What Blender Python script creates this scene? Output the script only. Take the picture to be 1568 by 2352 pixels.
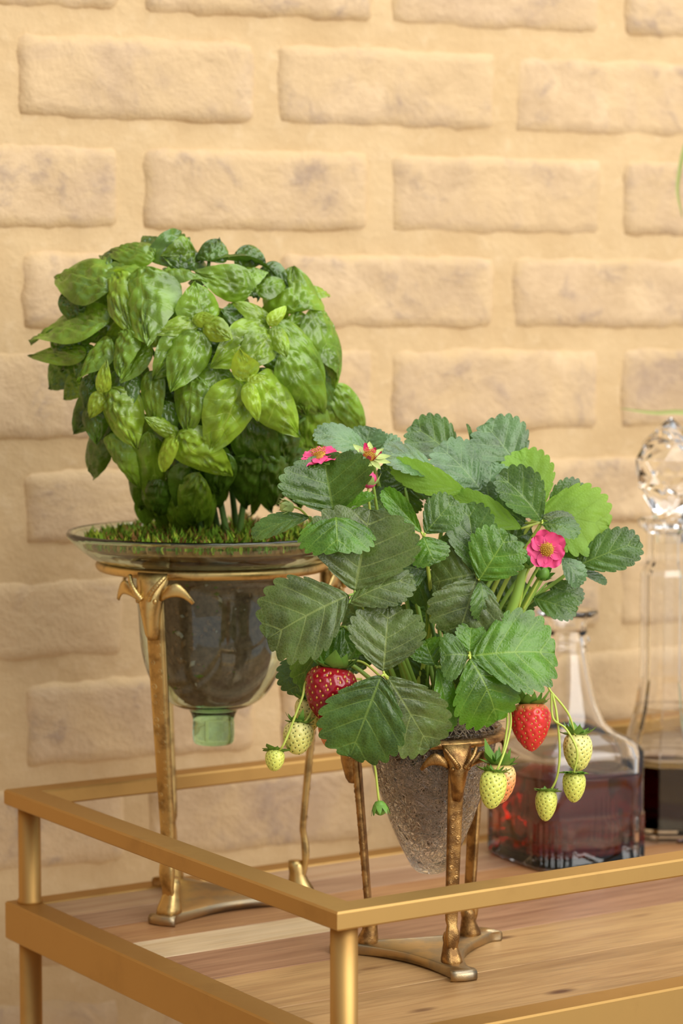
import bpy, math, random
import numpy as np
from mathutils import Vector, Matrix, noise as mnoise

for o in list(bpy.data.objects): bpy.data.objects.remove(o)
SC = bpy.context.scene
COL = SC.collection
rng = random.Random(7)

# ------------------------------------------------------------------ camera
F_PX, W_PX, H_PX = 5730.0, 1568, 2352
PITCH = 0.07948
TRAY = 0.78                       # top of the cart tray above the floor
CAMZ = TRAY + 0.4592
cam_d = bpy.data.cameras.new('camera')
cam = bpy.data.objects.new('camera', cam_d); COL.objects.link(cam)
cam.location = (0, 0, CAMZ)
cam.rotation_euler = (math.pi/2 - PITCH, 0, 0)
cam_d.sensor_fit = 'HORIZONTAL'; cam_d.sensor_width = 24.0
cam_d.lens = 24.0*F_PX/W_PX
cam_d.clip_start = 0.05
cam_d.dof.use_dof = True
cam_d.dof.focus_distance = 1.70
cam_d.dof.aperture_fstop = 7.0
SC.camera = cam

# ------------------------------------------------------------------ light
SC.view_settings.view_transform = 'Standard'
SC.view_settings.look = 'None'
SC.view_settings.exposure = 0.36
SC.view_settings.gamma = 1.0
SC.view_settings.use_curve_mapping = False
wd = bpy.data.worlds.new('daylight'); SC.world = wd; wd.use_nodes = True
wb = wd.node_tree.nodes['Background']
wb.inputs[0].default_value = (0.93, 0.97, 1.0, 1); wb.inputs[1].default_value = 0.46

def area(name, loc, aim, sx, sy, power, color):
    d = bpy.data.lights.new(name, 'AREA'); d.shape = 'RECTANGLE'; d.size = sx; d.size_y = sy
    d.energy = power; d.color = color
    o = bpy.data.objects.new(name, d); COL.objects.link(o); o.location = loc
    o.rotation_euler = (Vector(aim)-Vector(loc)).to_track_quat('-Z', 'Y').to_euler()
    return o
area('window_light', (1.75, 0.10, 2.15), (0.05, 1.9, 1.0), 2.4, 2.1, 66, (1.0, 0.975, 0.93))
area('skylight', (0.7, 1.75, 3.3), (0.25, 1.85, 1.0), 2.8, 1.5, 38, (0.95, 0.98, 1.0))

# ------------------------------------------------------------------ helpers
CP, SP = math.cos(PITCH), math.sin(PITCH)
def P(px, py, Y):
    """world point at depth Y seen at a given place of the photograph"""
    a, b = (px-784)/F_PX, (1176-py)/F_PX
    k = Y/(CP+SP*b)
    return Vector((a*k, Y, CAMZ+(CP*b-SP)*k))
def ppm(Y): return F_PX/(Y*1.0)
def V(*a): return Vector(a)

def mk(name, verts, faces, mat=None, parent=None, org=(0,0,0), smooth=True, uv=None, midx=None, kind=None, label=None):
    me = bpy.data.meshes.new(name)
    ox, oy, oz = org
    vs = [(v[0]-ox, v[1]-oy, v[2]-oz) for v in verts]
    me.from_pydata(vs, [], faces)
    mats = mat if isinstance(mat, (list, tuple)) else [mat]
    for m in mats:
        if m: me.materials.append(m)
    if midx is not None: me.polygons.foreach_set('material_index', midx)
    if smooth: me.polygons.foreach_set('use_smooth', [True]*len(me.polygons))
    if uv is not None:
        l = me.uv_layers.new(name='UVMap')
        vi = np.empty(len(me.loops), dtype=np.int32); me.loops.foreach_get('vertex_index', vi)
        l.data.foreach_set('uv', np.asarray(uv, dtype=np.float32)[vi].ravel())
    me.update()
    o = bpy.data.objects.new(name, me); COL.objects.link(o)
    if parent is not None: o.parent = parent
    else: o.location = org
    if kind: o['kind'] = kind
    if label: o['label'] = label
    return o
def thing(name, loc, label, cat):
    o = bpy.data.objects.new(name, None); COL.objects.link(o); o.location = loc
    o.empty_display_size = 0.02
    o['label'] = label; o['category'] = cat
    return o
def tag(o, label, cat, kind=None):
    o['label'] = label; o['category'] = cat
    if kind: o['kind'] = kind
    return o

class MB:
    def __init__(s): s.v = []; s.f = []; s.m = []
    def add(s, v, f, m=0):
        n = len(s.v); s.v += [tuple(a) for a in v]; s.f += [tuple(i+n for i in q) for q in f]; s.m += [m]*len(f)
        return s
    def build(s, name, mat, parent=None, org=(0,0,0), smooth=True, **k):
        return mk(name, s.v, s.f, mat, parent, org, smooth, midx=s.m if isinstance(mat, (list, tuple)) else None, **k)

def catmull(pts, n):
    pts = [Vector(p) for p in pts]
    if len(pts) < 3:
        return [pts[0].lerp(pts[-1], i/n) for i in range(n+1)]
    q = [2*pts[0]-pts[1]] + pts + [2*pts[-1]-pts[-2]]
    out = []; m = len(pts)-1
    for i in range(n+1):
        t = i/n*m; k = min(int(t), m-1); t -= k
        a, b, c, d = q[k], q[k+1], q[k+2], q[k+3]
        out.append(0.5*((2*b)+(c-a)*t+(2*a-5*b+4*c-d)*t*t+(3*b-a-3*c+d)*t**3))
    return out
def tube(pts, r, seg=8, n=None, cap=True, rfun=None):
    path = catmull(pts, n or max(6, 5*(len(pts)-1)))
    N = len(path); vs = []; fs = []
    t0 = (path[1]-path[0]).normalized()
    nx = t0.orthogonal().normalized()
    for i, p in enumerate(path):
        t = (path[min(i+1, N-1)]-path[max(i-1, 0)]).normalized()
        nx = (nx-t*nx.dot(t)).normalized(); ny = t.cross(nx)
        k = i/(N-1)
        if rfun: rr = rfun(k)
        elif isinstance(r, (tuple, list)): rr = r[0]+(r[1]-r[0])*k
        else: rr = r
        for j in range(seg):
            a = 2*math.pi*j/seg
            vs.append(p+nx*(rr*math.cos(a))+ny*(rr*math.sin(a)))
    for i in range(N-1):
        for j in range(seg):
            a = i*seg+j; b = i*seg+(j+1) % seg
            fs.append((a, b, b+seg, a+seg))
    if cap:
        fs.append(tuple(range(seg))[::-1]); fs.append(tuple((N-1)*seg+j for j in range(seg)))
    return vs, fs
def lathe(prof, c, seg=64, closed=False):
    vs = []; fs = []
    for (r, z) in prof:
        for j in range(seg):
            a = 2*math.pi*j/seg; vs.append((c[0]+r*math.cos(a), c[1]+r*math.sin(a), c[2]+z))
    m = len(prof)
    for i in range(m if closed else m-1):
        for j in range(seg):
            a = i*seg+j; b = i*seg+(j+1) % seg; k = ((i+1) % m)*seg
            fs.append((a, b, k+(j+1) % seg, k+j))
    return vs, fs
def smooth_prof(p, n=6):
    pts = catmull([(a[0], 0, a[1]) for a in p], n*(len(p)-1))
    return [(max(q.x, 0.0), q.z) for q in pts]
def rings_mesh(rings, cap0=True, cap1=True):
    n = len(rings[0]); vs = [p for r in rings for p in r]; fs = []
    for i in range(len(rings)-1):
        for j in range(n):
            a = i*n+j; b = i*n+(j+1) % n
            fs.append((a, b, b+n, a+n))
    if cap0: fs.append(tuple(range(n))[::-1])
    if cap1: fs.append(tuple((len(rings)-1)*n+j for j in range(n)))
    return vs, fs
def box_uv(o, u, v, a, b, z0, z1, bev=0.0008):
    """box in the frame of the cart: a=(u0,u1), b=(v0,v1) with small chamfers"""
    def p(uu, vv, z): q = o+u*uu+v*vv; return (q.x, q.y, z)
    (u0, u1), (v0, v1) = a, b; e = bev
    rings = []
    for (z, i) in ((z0, e), (z0+e, 0), (z1-e, 0), (z1, e)):
        c = []
        for (x, y, sx, sy) in ((u0, v0, 1, 1), (u1, v0, -1, 1), (u1, v1, -1, -1), (u0, v1, 1, -1)):
            k = e
            q1 = (x+sx*i+sx*k, y+sy*i); q2 = (x+sx*i, y+sy*i+sy*k)
            c += [q2, q1] if sx*sy > 0 else [q1, q2]
        rings.append([p(cx, cy, z) for (cx, cy) in c])
    return rings_mesh(rings)

# ------------------------------------------------------------------ materials
class NT:
    def __init__(s, name):
        s.m = bpy.data.materials.new(name); s.m.use_nodes = True; s.t = s.m.node_tree
        s.b = s.t.nodes['Principled BSDF']; s.out = s.t.nodes['Material Output']
    def n(s, typ, **k):
        x = s.t.nodes.new(typ)
        for a, b in k.items(): setattr(x, a, b)
        return x
    def l(s, a, b): s.t.links.new(a, b)
    def val(s, x, inp):
        if hasattr(x, 'default_value') or hasattr(x, 'is_linked'): s.l(x, inp)
        else: inp.default_value = x
    def math(s, op, a, b=None, c=None, clamp=False):
        x = s.n('ShaderNodeMath', operation=op); x.use_clamp = clamp
        s.val(a, x.inputs[0])
        if b is not None: s.val(b, x.inputs[1])
        if c is not None: s.val(c, x.inputs[2])
        return x.outputs[0]
    def mix(s, f, a, b, blend='MIX'):
        x = s.n('ShaderNodeMix', data_type='RGBA', blend_type=blend)
        s.val(f, x.inputs[0])
        for v, i in ((a, 6), (b, 7)):
            if isinstance(v, tuple): x.inputs[i].default_value = (*v[:3], 1)
            else: s.l(v, x.inputs[i])
        return x.outputs[2]
    def coord(s, kind='Object'):
        return s.n('ShaderNodeTexCoord').outputs[kind]
    def mapping(s, vec, scale=(1,1,1), rot=(0,0,0), loc=(0,0,0)):
        x = s.n('ShaderNodeMapping'); s.l(vec, x.inputs[0])
        x.inputs[1].default_value = loc; x.inputs[2].default_value = rot; x.inputs[3].default_value = scale
        return x.outputs[0]
    def noise(s, vec, scale, detail=4, rough=0.55, dist=0.0):
        x = s.n('ShaderNodeTexNoise'); s.l(vec, x.inputs['Vector'])
        x.inputs['Scale'].default_value = scale; x.inputs['Detail'].default_value = detail
        x.inputs['Roughness'].default_value = rough; x.inputs['Distortion'].default_value = dist
        return x.outputs['Fac']
    def vor(s, vec, scale, feature='F1'):
        x = s.n('ShaderNodeTexVoronoi', feature=feature); s.l(vec, x.inputs['Vector'])
        x.inputs['Scale'].default_value = scale
        return x.outputs['Distance']
    def ramp(s, f, lo, hi):
        x = s.n('ShaderNodeMapRange'); x.interpolation_type = 'SMOOTHSTEP'
        s.val(f, x.inputs[0]); x.inputs[1].default_value = lo; x.inputs[2].default_value = hi
        return x.outputs[0]
    def bump(s, h, strength, dist=0.001):
        x = s.n('ShaderNodeBump'); s.l(h, x.inputs['Height'])
        x.inputs['Strength'].default_value = strength; x.inputs['Distance'].default_value = dist
        s.l(x.outputs[0], s.b.inputs['Normal']); return x.outputs[0]
    def set(s, **k):
        for a, v in k.items():
            i = s.b.inputs[a.replace('_', ' ')]
            if isinstance(v, tuple): i.default_value = (*v[:3], 1)
            elif isinstance(v, (int, float)): i.default_value = v
            else: s.l(v, i)
        return s

def m_brick():
    t = NT('old_brick'); c = t.coord('Object')
    oi = t.n('ShaderNodeObjectInfo').outputs['Random']
    off = t.n('ShaderNodeCombineXYZ'); t.l(t.math('MULTIPLY', oi, 37.0), off.inputs[0]); t.l(t.math('MULTIPLY', oi, 11.0), off.inputs[2])
    add = t.n('ShaderNodeVectorMath', operation='ADD'); t.l(c, add.inputs[0]); t.l(off.outputs[0], add.inputs[1]); c = add.outputs[0]
    base = t.mix(oi, (0.58, 0.40, 0.225), (0.50, 0.35, 0.21))
    n1 = t.noise(c, 16, 5, 0.6)
    col = t.mix(t.ramp(n1, 0.40, 0.72), base, (0.71, 0.51, 0.30))
    n2 = t.noise(c, 27, 6, 0.65, 0.4)
    col = t.mix(t.math('MULTIPLY', t.ramp(n2, 0.50, 0.68), 0.62), col, (0.30, 0.215, 0.17))
    n3 = t.noise(c, 9, 3, 0.5)
    col = t.mix(t.math('MULTIPLY', t.ramp(n3, 0.45, 0.75), 0.45), col, (0.46, 0.32, 0.22))
    n4 = t.noise(c, 120, 4, 0.7)
    col = t.mix(t.math('MULTIPLY', t.ramp(n4, 0.35, 0.7), 0.25), col, (0.66, 0.48, 0.29))
    uv = t.n('ShaderNodeSeparateXYZ'); t.l(t.coord('UV'), uv.inputs[0])
    ex = t.math('MULTIPLY', t.math('SUBTRACT', 1.0, t.math('ABSOLUTE', t.math('SUBTRACT', t.math('MULTIPLY', uv.outputs[0], 2.0), 1.0))), 2.9)
    ey = t.math('SUBTRACT', 1.0, t.math('ABSOLUTE', t.math('SUBTRACT', t.math('MULTIPLY', uv.outputs[1], 2.0), 1.0)))
    ed = t.math('MINIMUM', ex, ey)
    sm = t.math('ADD', t.math('MULTIPLY', ed, 0.9), t.math('MULTIPLY', t.noise(c, 34, 4, 0.6), 0.8))
    col = t.mix(t.ramp(sm, 0.70, 0.40), col, (0.61, 0.425, 0.225))
    n5 = t.noise(c, 11, 5, 0.65, 0.6)
    col = t.mix(t.math('MULTIPLY', t.ramp(t.math('ADD', n5, t.math('MULTIPLY', t.math('SUBTRACT', oi, 0.5), 0.25)), 0.46, 0.62), 0.85), col, (0.62, 0.435, 0.24))
    t.set(Base_Color=col, Roughness=0.9, Specular_IOR_Level=0.2)
    t.bump(t.math('ADD', n2, t.math('MULTIPLY', n4, 0.4)), 0.7, 0.005)
    return t.m
def m_mortar():
    t = NT('lime_mortar'); c = t.coord('Object')
    n1 = t.noise(c, 14, 5, 0.6); n2 = t.noise(c, 60, 5, 0.65)
    col = t.mix(t.ramp(n1, 0.3, 0.7), (0.575, 0.395, 0.205), (0.635, 0.45, 0.245))
    col = t.mix(t.math('MULTIPLY', t.ramp(n2, 0.5, 0.75), 0.35), col, (0.76, 0.58, 0.36))
    t.set(Base_Color=col, Roughness=0.95, Specular_IOR_Level=0.15)
    t.bump(t.math('ADD', n1, t.math('MULTIPLY', n2, 0.5)), 0.7, 0.005)
    return t.m
def m_metal(name, col, dark, rough, wear=0.3, scale=60, bump=0.05, dark_lo=0.5, dark_hi=0.75):
    t = NT(name); c = t.coord('Object')
    n1 = t.noise(c, scale, 5, 0.6); n2 = t.noise(c, 1800, 2, 0.5)
    k = t.mix(t.math('MULTIPLY', t.ramp(n1, dark_lo, dark_hi), wear), col, dark)
    t.set(Base_Color=k, Metallic=1.0, Roughness=t.math('ADD', t.math('MULTIPLY', n1, 0.14), rough-0.07))
    t.bump(t.math('ADD', n2, t.math('MULTIPLY', n1, 1.5)), bump, 0.0006)
    return t.m
def m_wood(name, col, dark, knots=0.0):
    t = NT(name); c = t.coord('Object')
    oi = t.n('ShaderNodeObjectInfo').outputs['Random']
    off = t.n('ShaderNodeCombineXYZ'); t.l(t.math('MULTIPLY', oi, 7.0), off.inputs[0])
    add = t.n('ShaderNodeVectorMath', operation='ADD'); t.l(c, add.inputs[0]); t.l(off.outputs[0], add.inputs[1])
    g = t.mapping(add.outputs[0], (3.2, 46, 46))
    n1 = t.noise(g, 2.2, 6, 0.6, 0.9); n2 = t.noise(t.mapping(add.outputs[0], (12, 420, 420)), 1.6, 3, 0.6)
    n3 = t.noise(t.mapping(add.outputs[0], (5, 16, 16)), 1.5, 2, 0.5)
    k = t.mix(t.ramp(n1, 0.33, 0.7), col, dark)
    k = t.mix(t.math('MULTIPLY', t.ramp(n2, 0.46, 0.70), 0.5), k, tuple(x*0.55 for x in dark))
    k = t.mix(t.math('MULTIPLY', t.ramp(n3, 0.5, 0.8), 0.35), k, tuple(min(1, x*1.25) for x in col))
    if knots:
        v = t.vor(t.mapping(add.outputs[0], (9, 24, 24)), 1.0)
        k = t.mix(t.math('MULTIPLY', t.ramp(v, 0.16, 0.03), knots), k, (0.10, 0.035, 0.012))
    t.set(Base_Color=k, Roughness=0.42, Specular_IOR_Level=0.4)
    t.bump(n2, 0.12, 0.0006)
    return t.m
def m_leaf(name, col, vein, N, rough=0.42, trans=0.25, var=(0.6, 1.35), ret=420, bumpk=0.26, net=0.18, spec=0.5, dust=0.0, tcol=None, hi=None):
    t = NT(name); uv = t.coord('UV'); c = t.coord('Object')
    sp = t.n('ShaderNodeSeparateXYZ'); t.l(uv, sp.inputs[0])
    tt = t.math('MULTIPLY', t.math('ABSOLUTE', t.math('SUBTRACT', sp.outputs[0], 0.5)), 2.0)
    fr = t.math('ABSOLUTE', t.math('SUBTRACT', t.math('FRACT', t.math('MULTIPLY', sp.outputs[1], float(N))), 0.5))
    lat = t.math('MULTIPLY', t.ramp(fr, 0.055, 0.012), t.math('SUBTRACT', 1.0, t.math('MULTIPLY', tt, 0.75)))
    mid = t.ramp(tt, 0.042, 0.012)
    vn = t.math('MAXIMUM', lat, mid)
    rv = t.vor(c, ret, 'DISTANCE_TO_EDGE')
    rl = t.ramp(rv, 0.10, 0.0)
    n1 = t.noise(c, 45, 3, 0.5); n2 = t.noise(c, 260, 3, 0.6)
    k = t.mix(t.ramp(n1, 0.3, 0.7), tuple(x*var[0] for x in col), tuple(min(1, x*var[1]) for x in col))
    if hi: k = t.mix(t.math('MULTIPLY', t.ramp(n2, 0.45, 0.7), 0.4), k, hi)
    k = t.mix(t.math('MULTIPLY', rl, net), k, vein)
    k = t.mix(t.math('MULTIPLY', vn, 0.55), k, vein)
    if dust:
        d = t.noise(c, 700, 4, 0.75)
        k = t.mix(t.math('MULTIPLY', t.ramp(d, 0.55, 0.75), dust), k, (0.42, 0.47, 0.36))
    t.set(Base_Color=k, Roughness=t.math('ADD', rough, t.math('MULTIPLY', n2, 0.12)), Specular_IOR_Level=spec)
    h = t.math('SUBTRACT', t.math('MULTIPLY', rv, 1.2), t.math('MULTIPLY', vn, 0.45))
    nb = t.bump(h, bumpk, 0.0011)
    tr = t.n('ShaderNodeBsdfTranslucent'); 
    tc = t.mix(0.75, k, tcol or tuple(min(1, x*3.0) for x in col)); t.l(tc, tr.inputs[0]); t.l(nb, tr.inputs['Normal'])
    mx = t.n('ShaderNodeMixShader'); mx.inputs[0].default_value = trans
    t.l(t.b.outputs[0], mx.inputs[1]); t.l(tr.outputs[0], mx.inputs[2]); t.l(mx.outputs[0], t.out.inputs[0])
    return t.m
def m_plain(name, col, rough=0.5, spec=0.4, var=0.25, scale=200, sub=0.0, bump=0.1):
    t = NT(name); c = t.coord('Object'); n1 = t.noise(c, scale, 3, 0.6)
    k = t.mix(n1, tuple(x*(1-var) for x in col), tuple(min(1, x*(1+var)) for x in col))
    t.set(Base_Color=k, Roughness=rough, Specular_IOR_Level=spec)
    if sub:
        t.set(Subsurface_Weight=sub, Subsurface_Scale=0.004)
        t.b.inputs['Subsurface Radius'].default_value = (1.0, 0.4, 0.2)
    if bump: t.bump(n1, bump, 0.0005)
    return t.m
def m_fruit(name, col, col2, z_lo, z_hi, sub=0.15, rough=0.25):
    """colour runs from col at the tip to col2 at the shoulder (UV v)"""
    t = NT(name); uv = t.coord('UV'); sp = t.n('ShaderNodeSeparateXYZ'); t.l(uv, sp.inputs[0])
    n1 = t.noise(t.coord('Object'), 120, 2, 0.5)
    f = t.ramp(t.math('ADD', sp.outputs[1], t.math('MULTIPLY', t.math('SUBTRACT', n1, 0.5), 0.25)), z_lo, z_hi)
    t.set(Base_Color=t.mix(f, col2, col), Roughness=rough, Specular_IOR_Level=0.5, Subsurface_Weight=sub, Subsurface_Scale=0.003)
    t.b.inputs['Subsurface Radius'].default_value = (1.0, 0.35, 0.2)
    return t.m
def m_glass(name, col, ior=1.48, rough=0.0, crackle=0.0, ripple=0.0):
    t = NT(name)
    t.set(Base_Color=col, Roughness=rough, IOR=ior, Transmission_Weight=1.0)
    c = t.coord('Object')
    if crackle:
        e = t.vor(c, crackle, 'DISTANCE_TO_EDGE'); e2 = t.vor(c, crackle*1.9, 'DISTANCE_TO_EDGE')
        h = t.math('MINIMUM', t.ramp(e, 0.0, 0.09), t.ramp(e2, 0.0, 0.07))
        t.bump(h, 0.55, 0.0008)
    if ripple:
        t.bump(t.noise(c, ripple, 2, 0.4), 0.25, 0.002)
    return t.m
def m_liquid(name, col, density):
    t = NT(name); t.set(Base_Color=(1, 1, 1), Roughness=0.0, IOR=1.36, Transmission_Weight=1.0)
    va = t.n('ShaderNodeVolumeAbsorption'); va.inputs[0].default_value = (*col, 1); va.inputs[1].default_value = density
    t.l(va.outputs[0], t.out.inputs[1])
    return t.m

M = {}
M['brick'] = m_brick(); M['mortar'] = m_mortar()
M['gold'] = m_metal('satin_gold_metal', (0.52, 0.315, 0.105), (0.33, 0.19, 0.065), 0.54, 0.35, 18, 0.05)
M['brass'] = m_metal('aged_brass', (0.50, 0.295, 0.105), (0.15, 0.075, 0.03), 0.34, 0.85, 120, 0.45, 0.36, 0.64)
M['brass2'] = m_metal('pale_aged_brass', (0.66, 0.46, 0.18), (0.22, 0.13, 0.05), 0.32, 0.7, 80, 0.25, 0.45, 0.7)
M['brassbase'] = m_metal('tarnished_brass', (0.52, 0.38, 0.20), (0.30, 0.27, 0.21), 0.36, 0.7, 42, 0.2, 0.4, 0.65)
M['floor'] = m_plain('patio_paving', (0.45, 0.37, 0.28), 0.8, 0.2, 0.2, 8)
M['plaster'] = m_plain('tan_plaster', (0.34, 0.21, 0.11), 0.9, 0.1, 0.15, 6)
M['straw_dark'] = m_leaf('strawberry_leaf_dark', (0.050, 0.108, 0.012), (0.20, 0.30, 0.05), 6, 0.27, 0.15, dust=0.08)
M['straw_olive'] = m_leaf('strawberry_leaf_olive', (0.072, 0.112, 0.020), (0.27, 0.33, 0.09), 6, 0.31, 0.15, dust=0.16, hi=(0.11, 0.13, 0.045))
M['straw_green'] = m_leaf('strawberry_leaf_green', (0.074, 0.180, 0.010), (0.26, 0.40, 0.05), 6, 0.25, 0.20)
M['straw_blue'] = m_leaf('strawberry_leaf_painted_sheen', (0.088, 0.168, 0.058), (0.22, 0.33, 0.12), 6, 0.24, 0.16, dust=0.08)  # sky sheen painted in as a paler, bluer leaf colour
M['straw_young'] = m_leaf('strawberry_leaf_backlit_underside', (0.23, 0.42, 0.045), (0.15, 0.29, 0.03), 6, 0.5, 0.45, var=(0.85, 1.15), tcol=(0.46, 0.80, 0.09))  # paler leaf underside, with back-light also put into the green
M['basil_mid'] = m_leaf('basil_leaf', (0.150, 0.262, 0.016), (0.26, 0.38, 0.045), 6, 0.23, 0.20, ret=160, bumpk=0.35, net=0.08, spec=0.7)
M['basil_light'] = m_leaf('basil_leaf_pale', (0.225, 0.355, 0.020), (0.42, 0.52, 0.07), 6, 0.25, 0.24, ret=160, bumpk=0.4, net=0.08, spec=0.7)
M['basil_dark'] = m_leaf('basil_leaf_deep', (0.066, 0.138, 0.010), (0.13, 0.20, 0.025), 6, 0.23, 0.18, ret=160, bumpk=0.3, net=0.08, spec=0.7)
M['basil_young'] = m_leaf('basil_leaf_young', (0.30, 0.45, 0.028), (0.48, 0.60, 0.08), 6, 0.28, 0.28, ret=160, bumpk=0.3, net=0.08, spec=0.7)
M['stem'] = m_plain('green_stem', (0.26, 0.40, 0.06), 0.45, 0.4, 0.2, 60, 0.1)
M['stem_dark'] = m_plain('dark_stem', (0.10, 0.19, 0.03), 0.5, 0.4, 0.25, 60)
M['stem_yellow'] = m_plain('yellow_green_stem', (0.46, 0.54, 0.09), 0.42, 0.4, 0.15, 60, 0.1)
M['sepal'] = m_plain('green_sepal', (0.13, 0.27, 0.035), 0.45, 0.4, 0.35, 180)
M['sepal_pale'] = m_plain('pale_sepal', (0.42, 0.52, 0.16), 0.5, 0.3, 0.25, 180)
M['petal'] = m_plain('pink_petal', (0.78, 0.075, 0.215), 0.5, 0.3, 0.25, 130, 0.1)
M['petal_dark'] = m_plain('magenta_petal', (0.62, 0.025, 0.13), 0.5, 0.3, 0.3, 130, 0.1)
M['stamen'] = m_plain('ochre_stamen', (0.50, 0.27, 0.030), 0.6, 0.3, 0.45, 900)
M['fruit_red'] = m_fruit('ripe_strawberry', (0.25, 0.004, 0.013), (0.30, 0.006, 0.014), 0.0, 0.5, 0.1, 0.16)
M['fruit_scarlet'] = m_fruit('scarlet_strawberry', (0.70, 0.035, 0.030), (0.78, 0.26, 0.10), 0.02, 0.22, 0.12, 0.22)
M['fruit_orange'] = m_fruit('blushing_strawberry', (0.78, 0.28, 0.10), (0.74, 0.52, 0.20), 0.05, 0.6, 0.15, 0.3)
M['fruit_pale'] = m_fruit('unripe_strawberry', (0.66, 0.62, 0.16), (0.72, 0.66, 0.24), 0.1, 0.7, 0.15, 0.38)
M['fruit_lime'] = m_fruit('lime_strawberry', (0.62, 0.64, 0.12), (0.54, 0.58, 0.12), 0.0, 0.4, 0.15, 0.38)
M['seed_gold'] = m_plain('golden_seed', (0.62, 0.38, 0.06), 0.4, 0.4, 0.2, 900, bump=0)
M['seed_green'] = m_plain('olive_seed', (0.10, 0.12, 0.012), 0.45, 0.4, 0.25, 900, bump=0)
M['glass_green'] = m_glass('pale_green_glass', (0.93, 0.98, 0.95), 1.48, 0.0, ripple=35)
_t = M['glass_green'].node_tree; _va = _t.nodes.new('ShaderNodeVolumeAbsorption')
_va.inputs[0].default_value = (0.42, 0.86, 0.60, 1); _va.inputs[1].default_value = 42
_t.links.new(_va.outputs[0], _t.nodes['Material Output'].inputs[1])
M['glass_crackle'] = m_glass('crackle_glass', (0.98, 0.98, 0.97), 1.45, 0.02, crackle=130)
M['glass'] = m_glass('clear_crystal', (0.985, 0.985, 0.985), 1.5)
M['amber'] = m_liquid('amber_spirit', (0.84, 0.18, 0.06), 100)
M['dark_liquor'] = m_liquid('dark_liqueur', (0.40, 0.08, 0.05), 420)
M['soil'] = m_plain('potting_soil', (0.22, 0.15, 0.095), 0.9, 0.2, 0.9, 210, bump=1.0)
M['bark'] = m_plain('bark_chip', (0.40, 0.25, 0.14), 0.85, 0.2, 0.4, 300, bump=0.4)
M['perlite'] = m_plain('perlite', (0.62, 0.58, 0.48), 0.85, 0.2, 0.2, 300, bump=0.3)
M['fibre_dark'] = m_plain('coir_core', (0.055, 0.036, 0.027), 0.9, 0.2, 0.7, 300, bump=0.6)
M['fibre'] = m_plain('coir_strand', (0.60, 0.44, 0.32), 0.5, 0.4, 0.6, 120, bump=0)
M['moss'] = m_plain('moss_green', (0.13, 0.24, 0.015), 0.8, 0.2, 0.5, 200, bump=0)
M['moss_pale'] = m_plain('moss_yellow', (0.30, 0.36, 0.03), 0.8, 0.2, 0.4, 200, bump=0)
M['moss_brown'] = m_plain('moss_brown', (0.22, 0.11, 0.03), 0.85, 0.2, 0.5, 200, bump=0)

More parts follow.
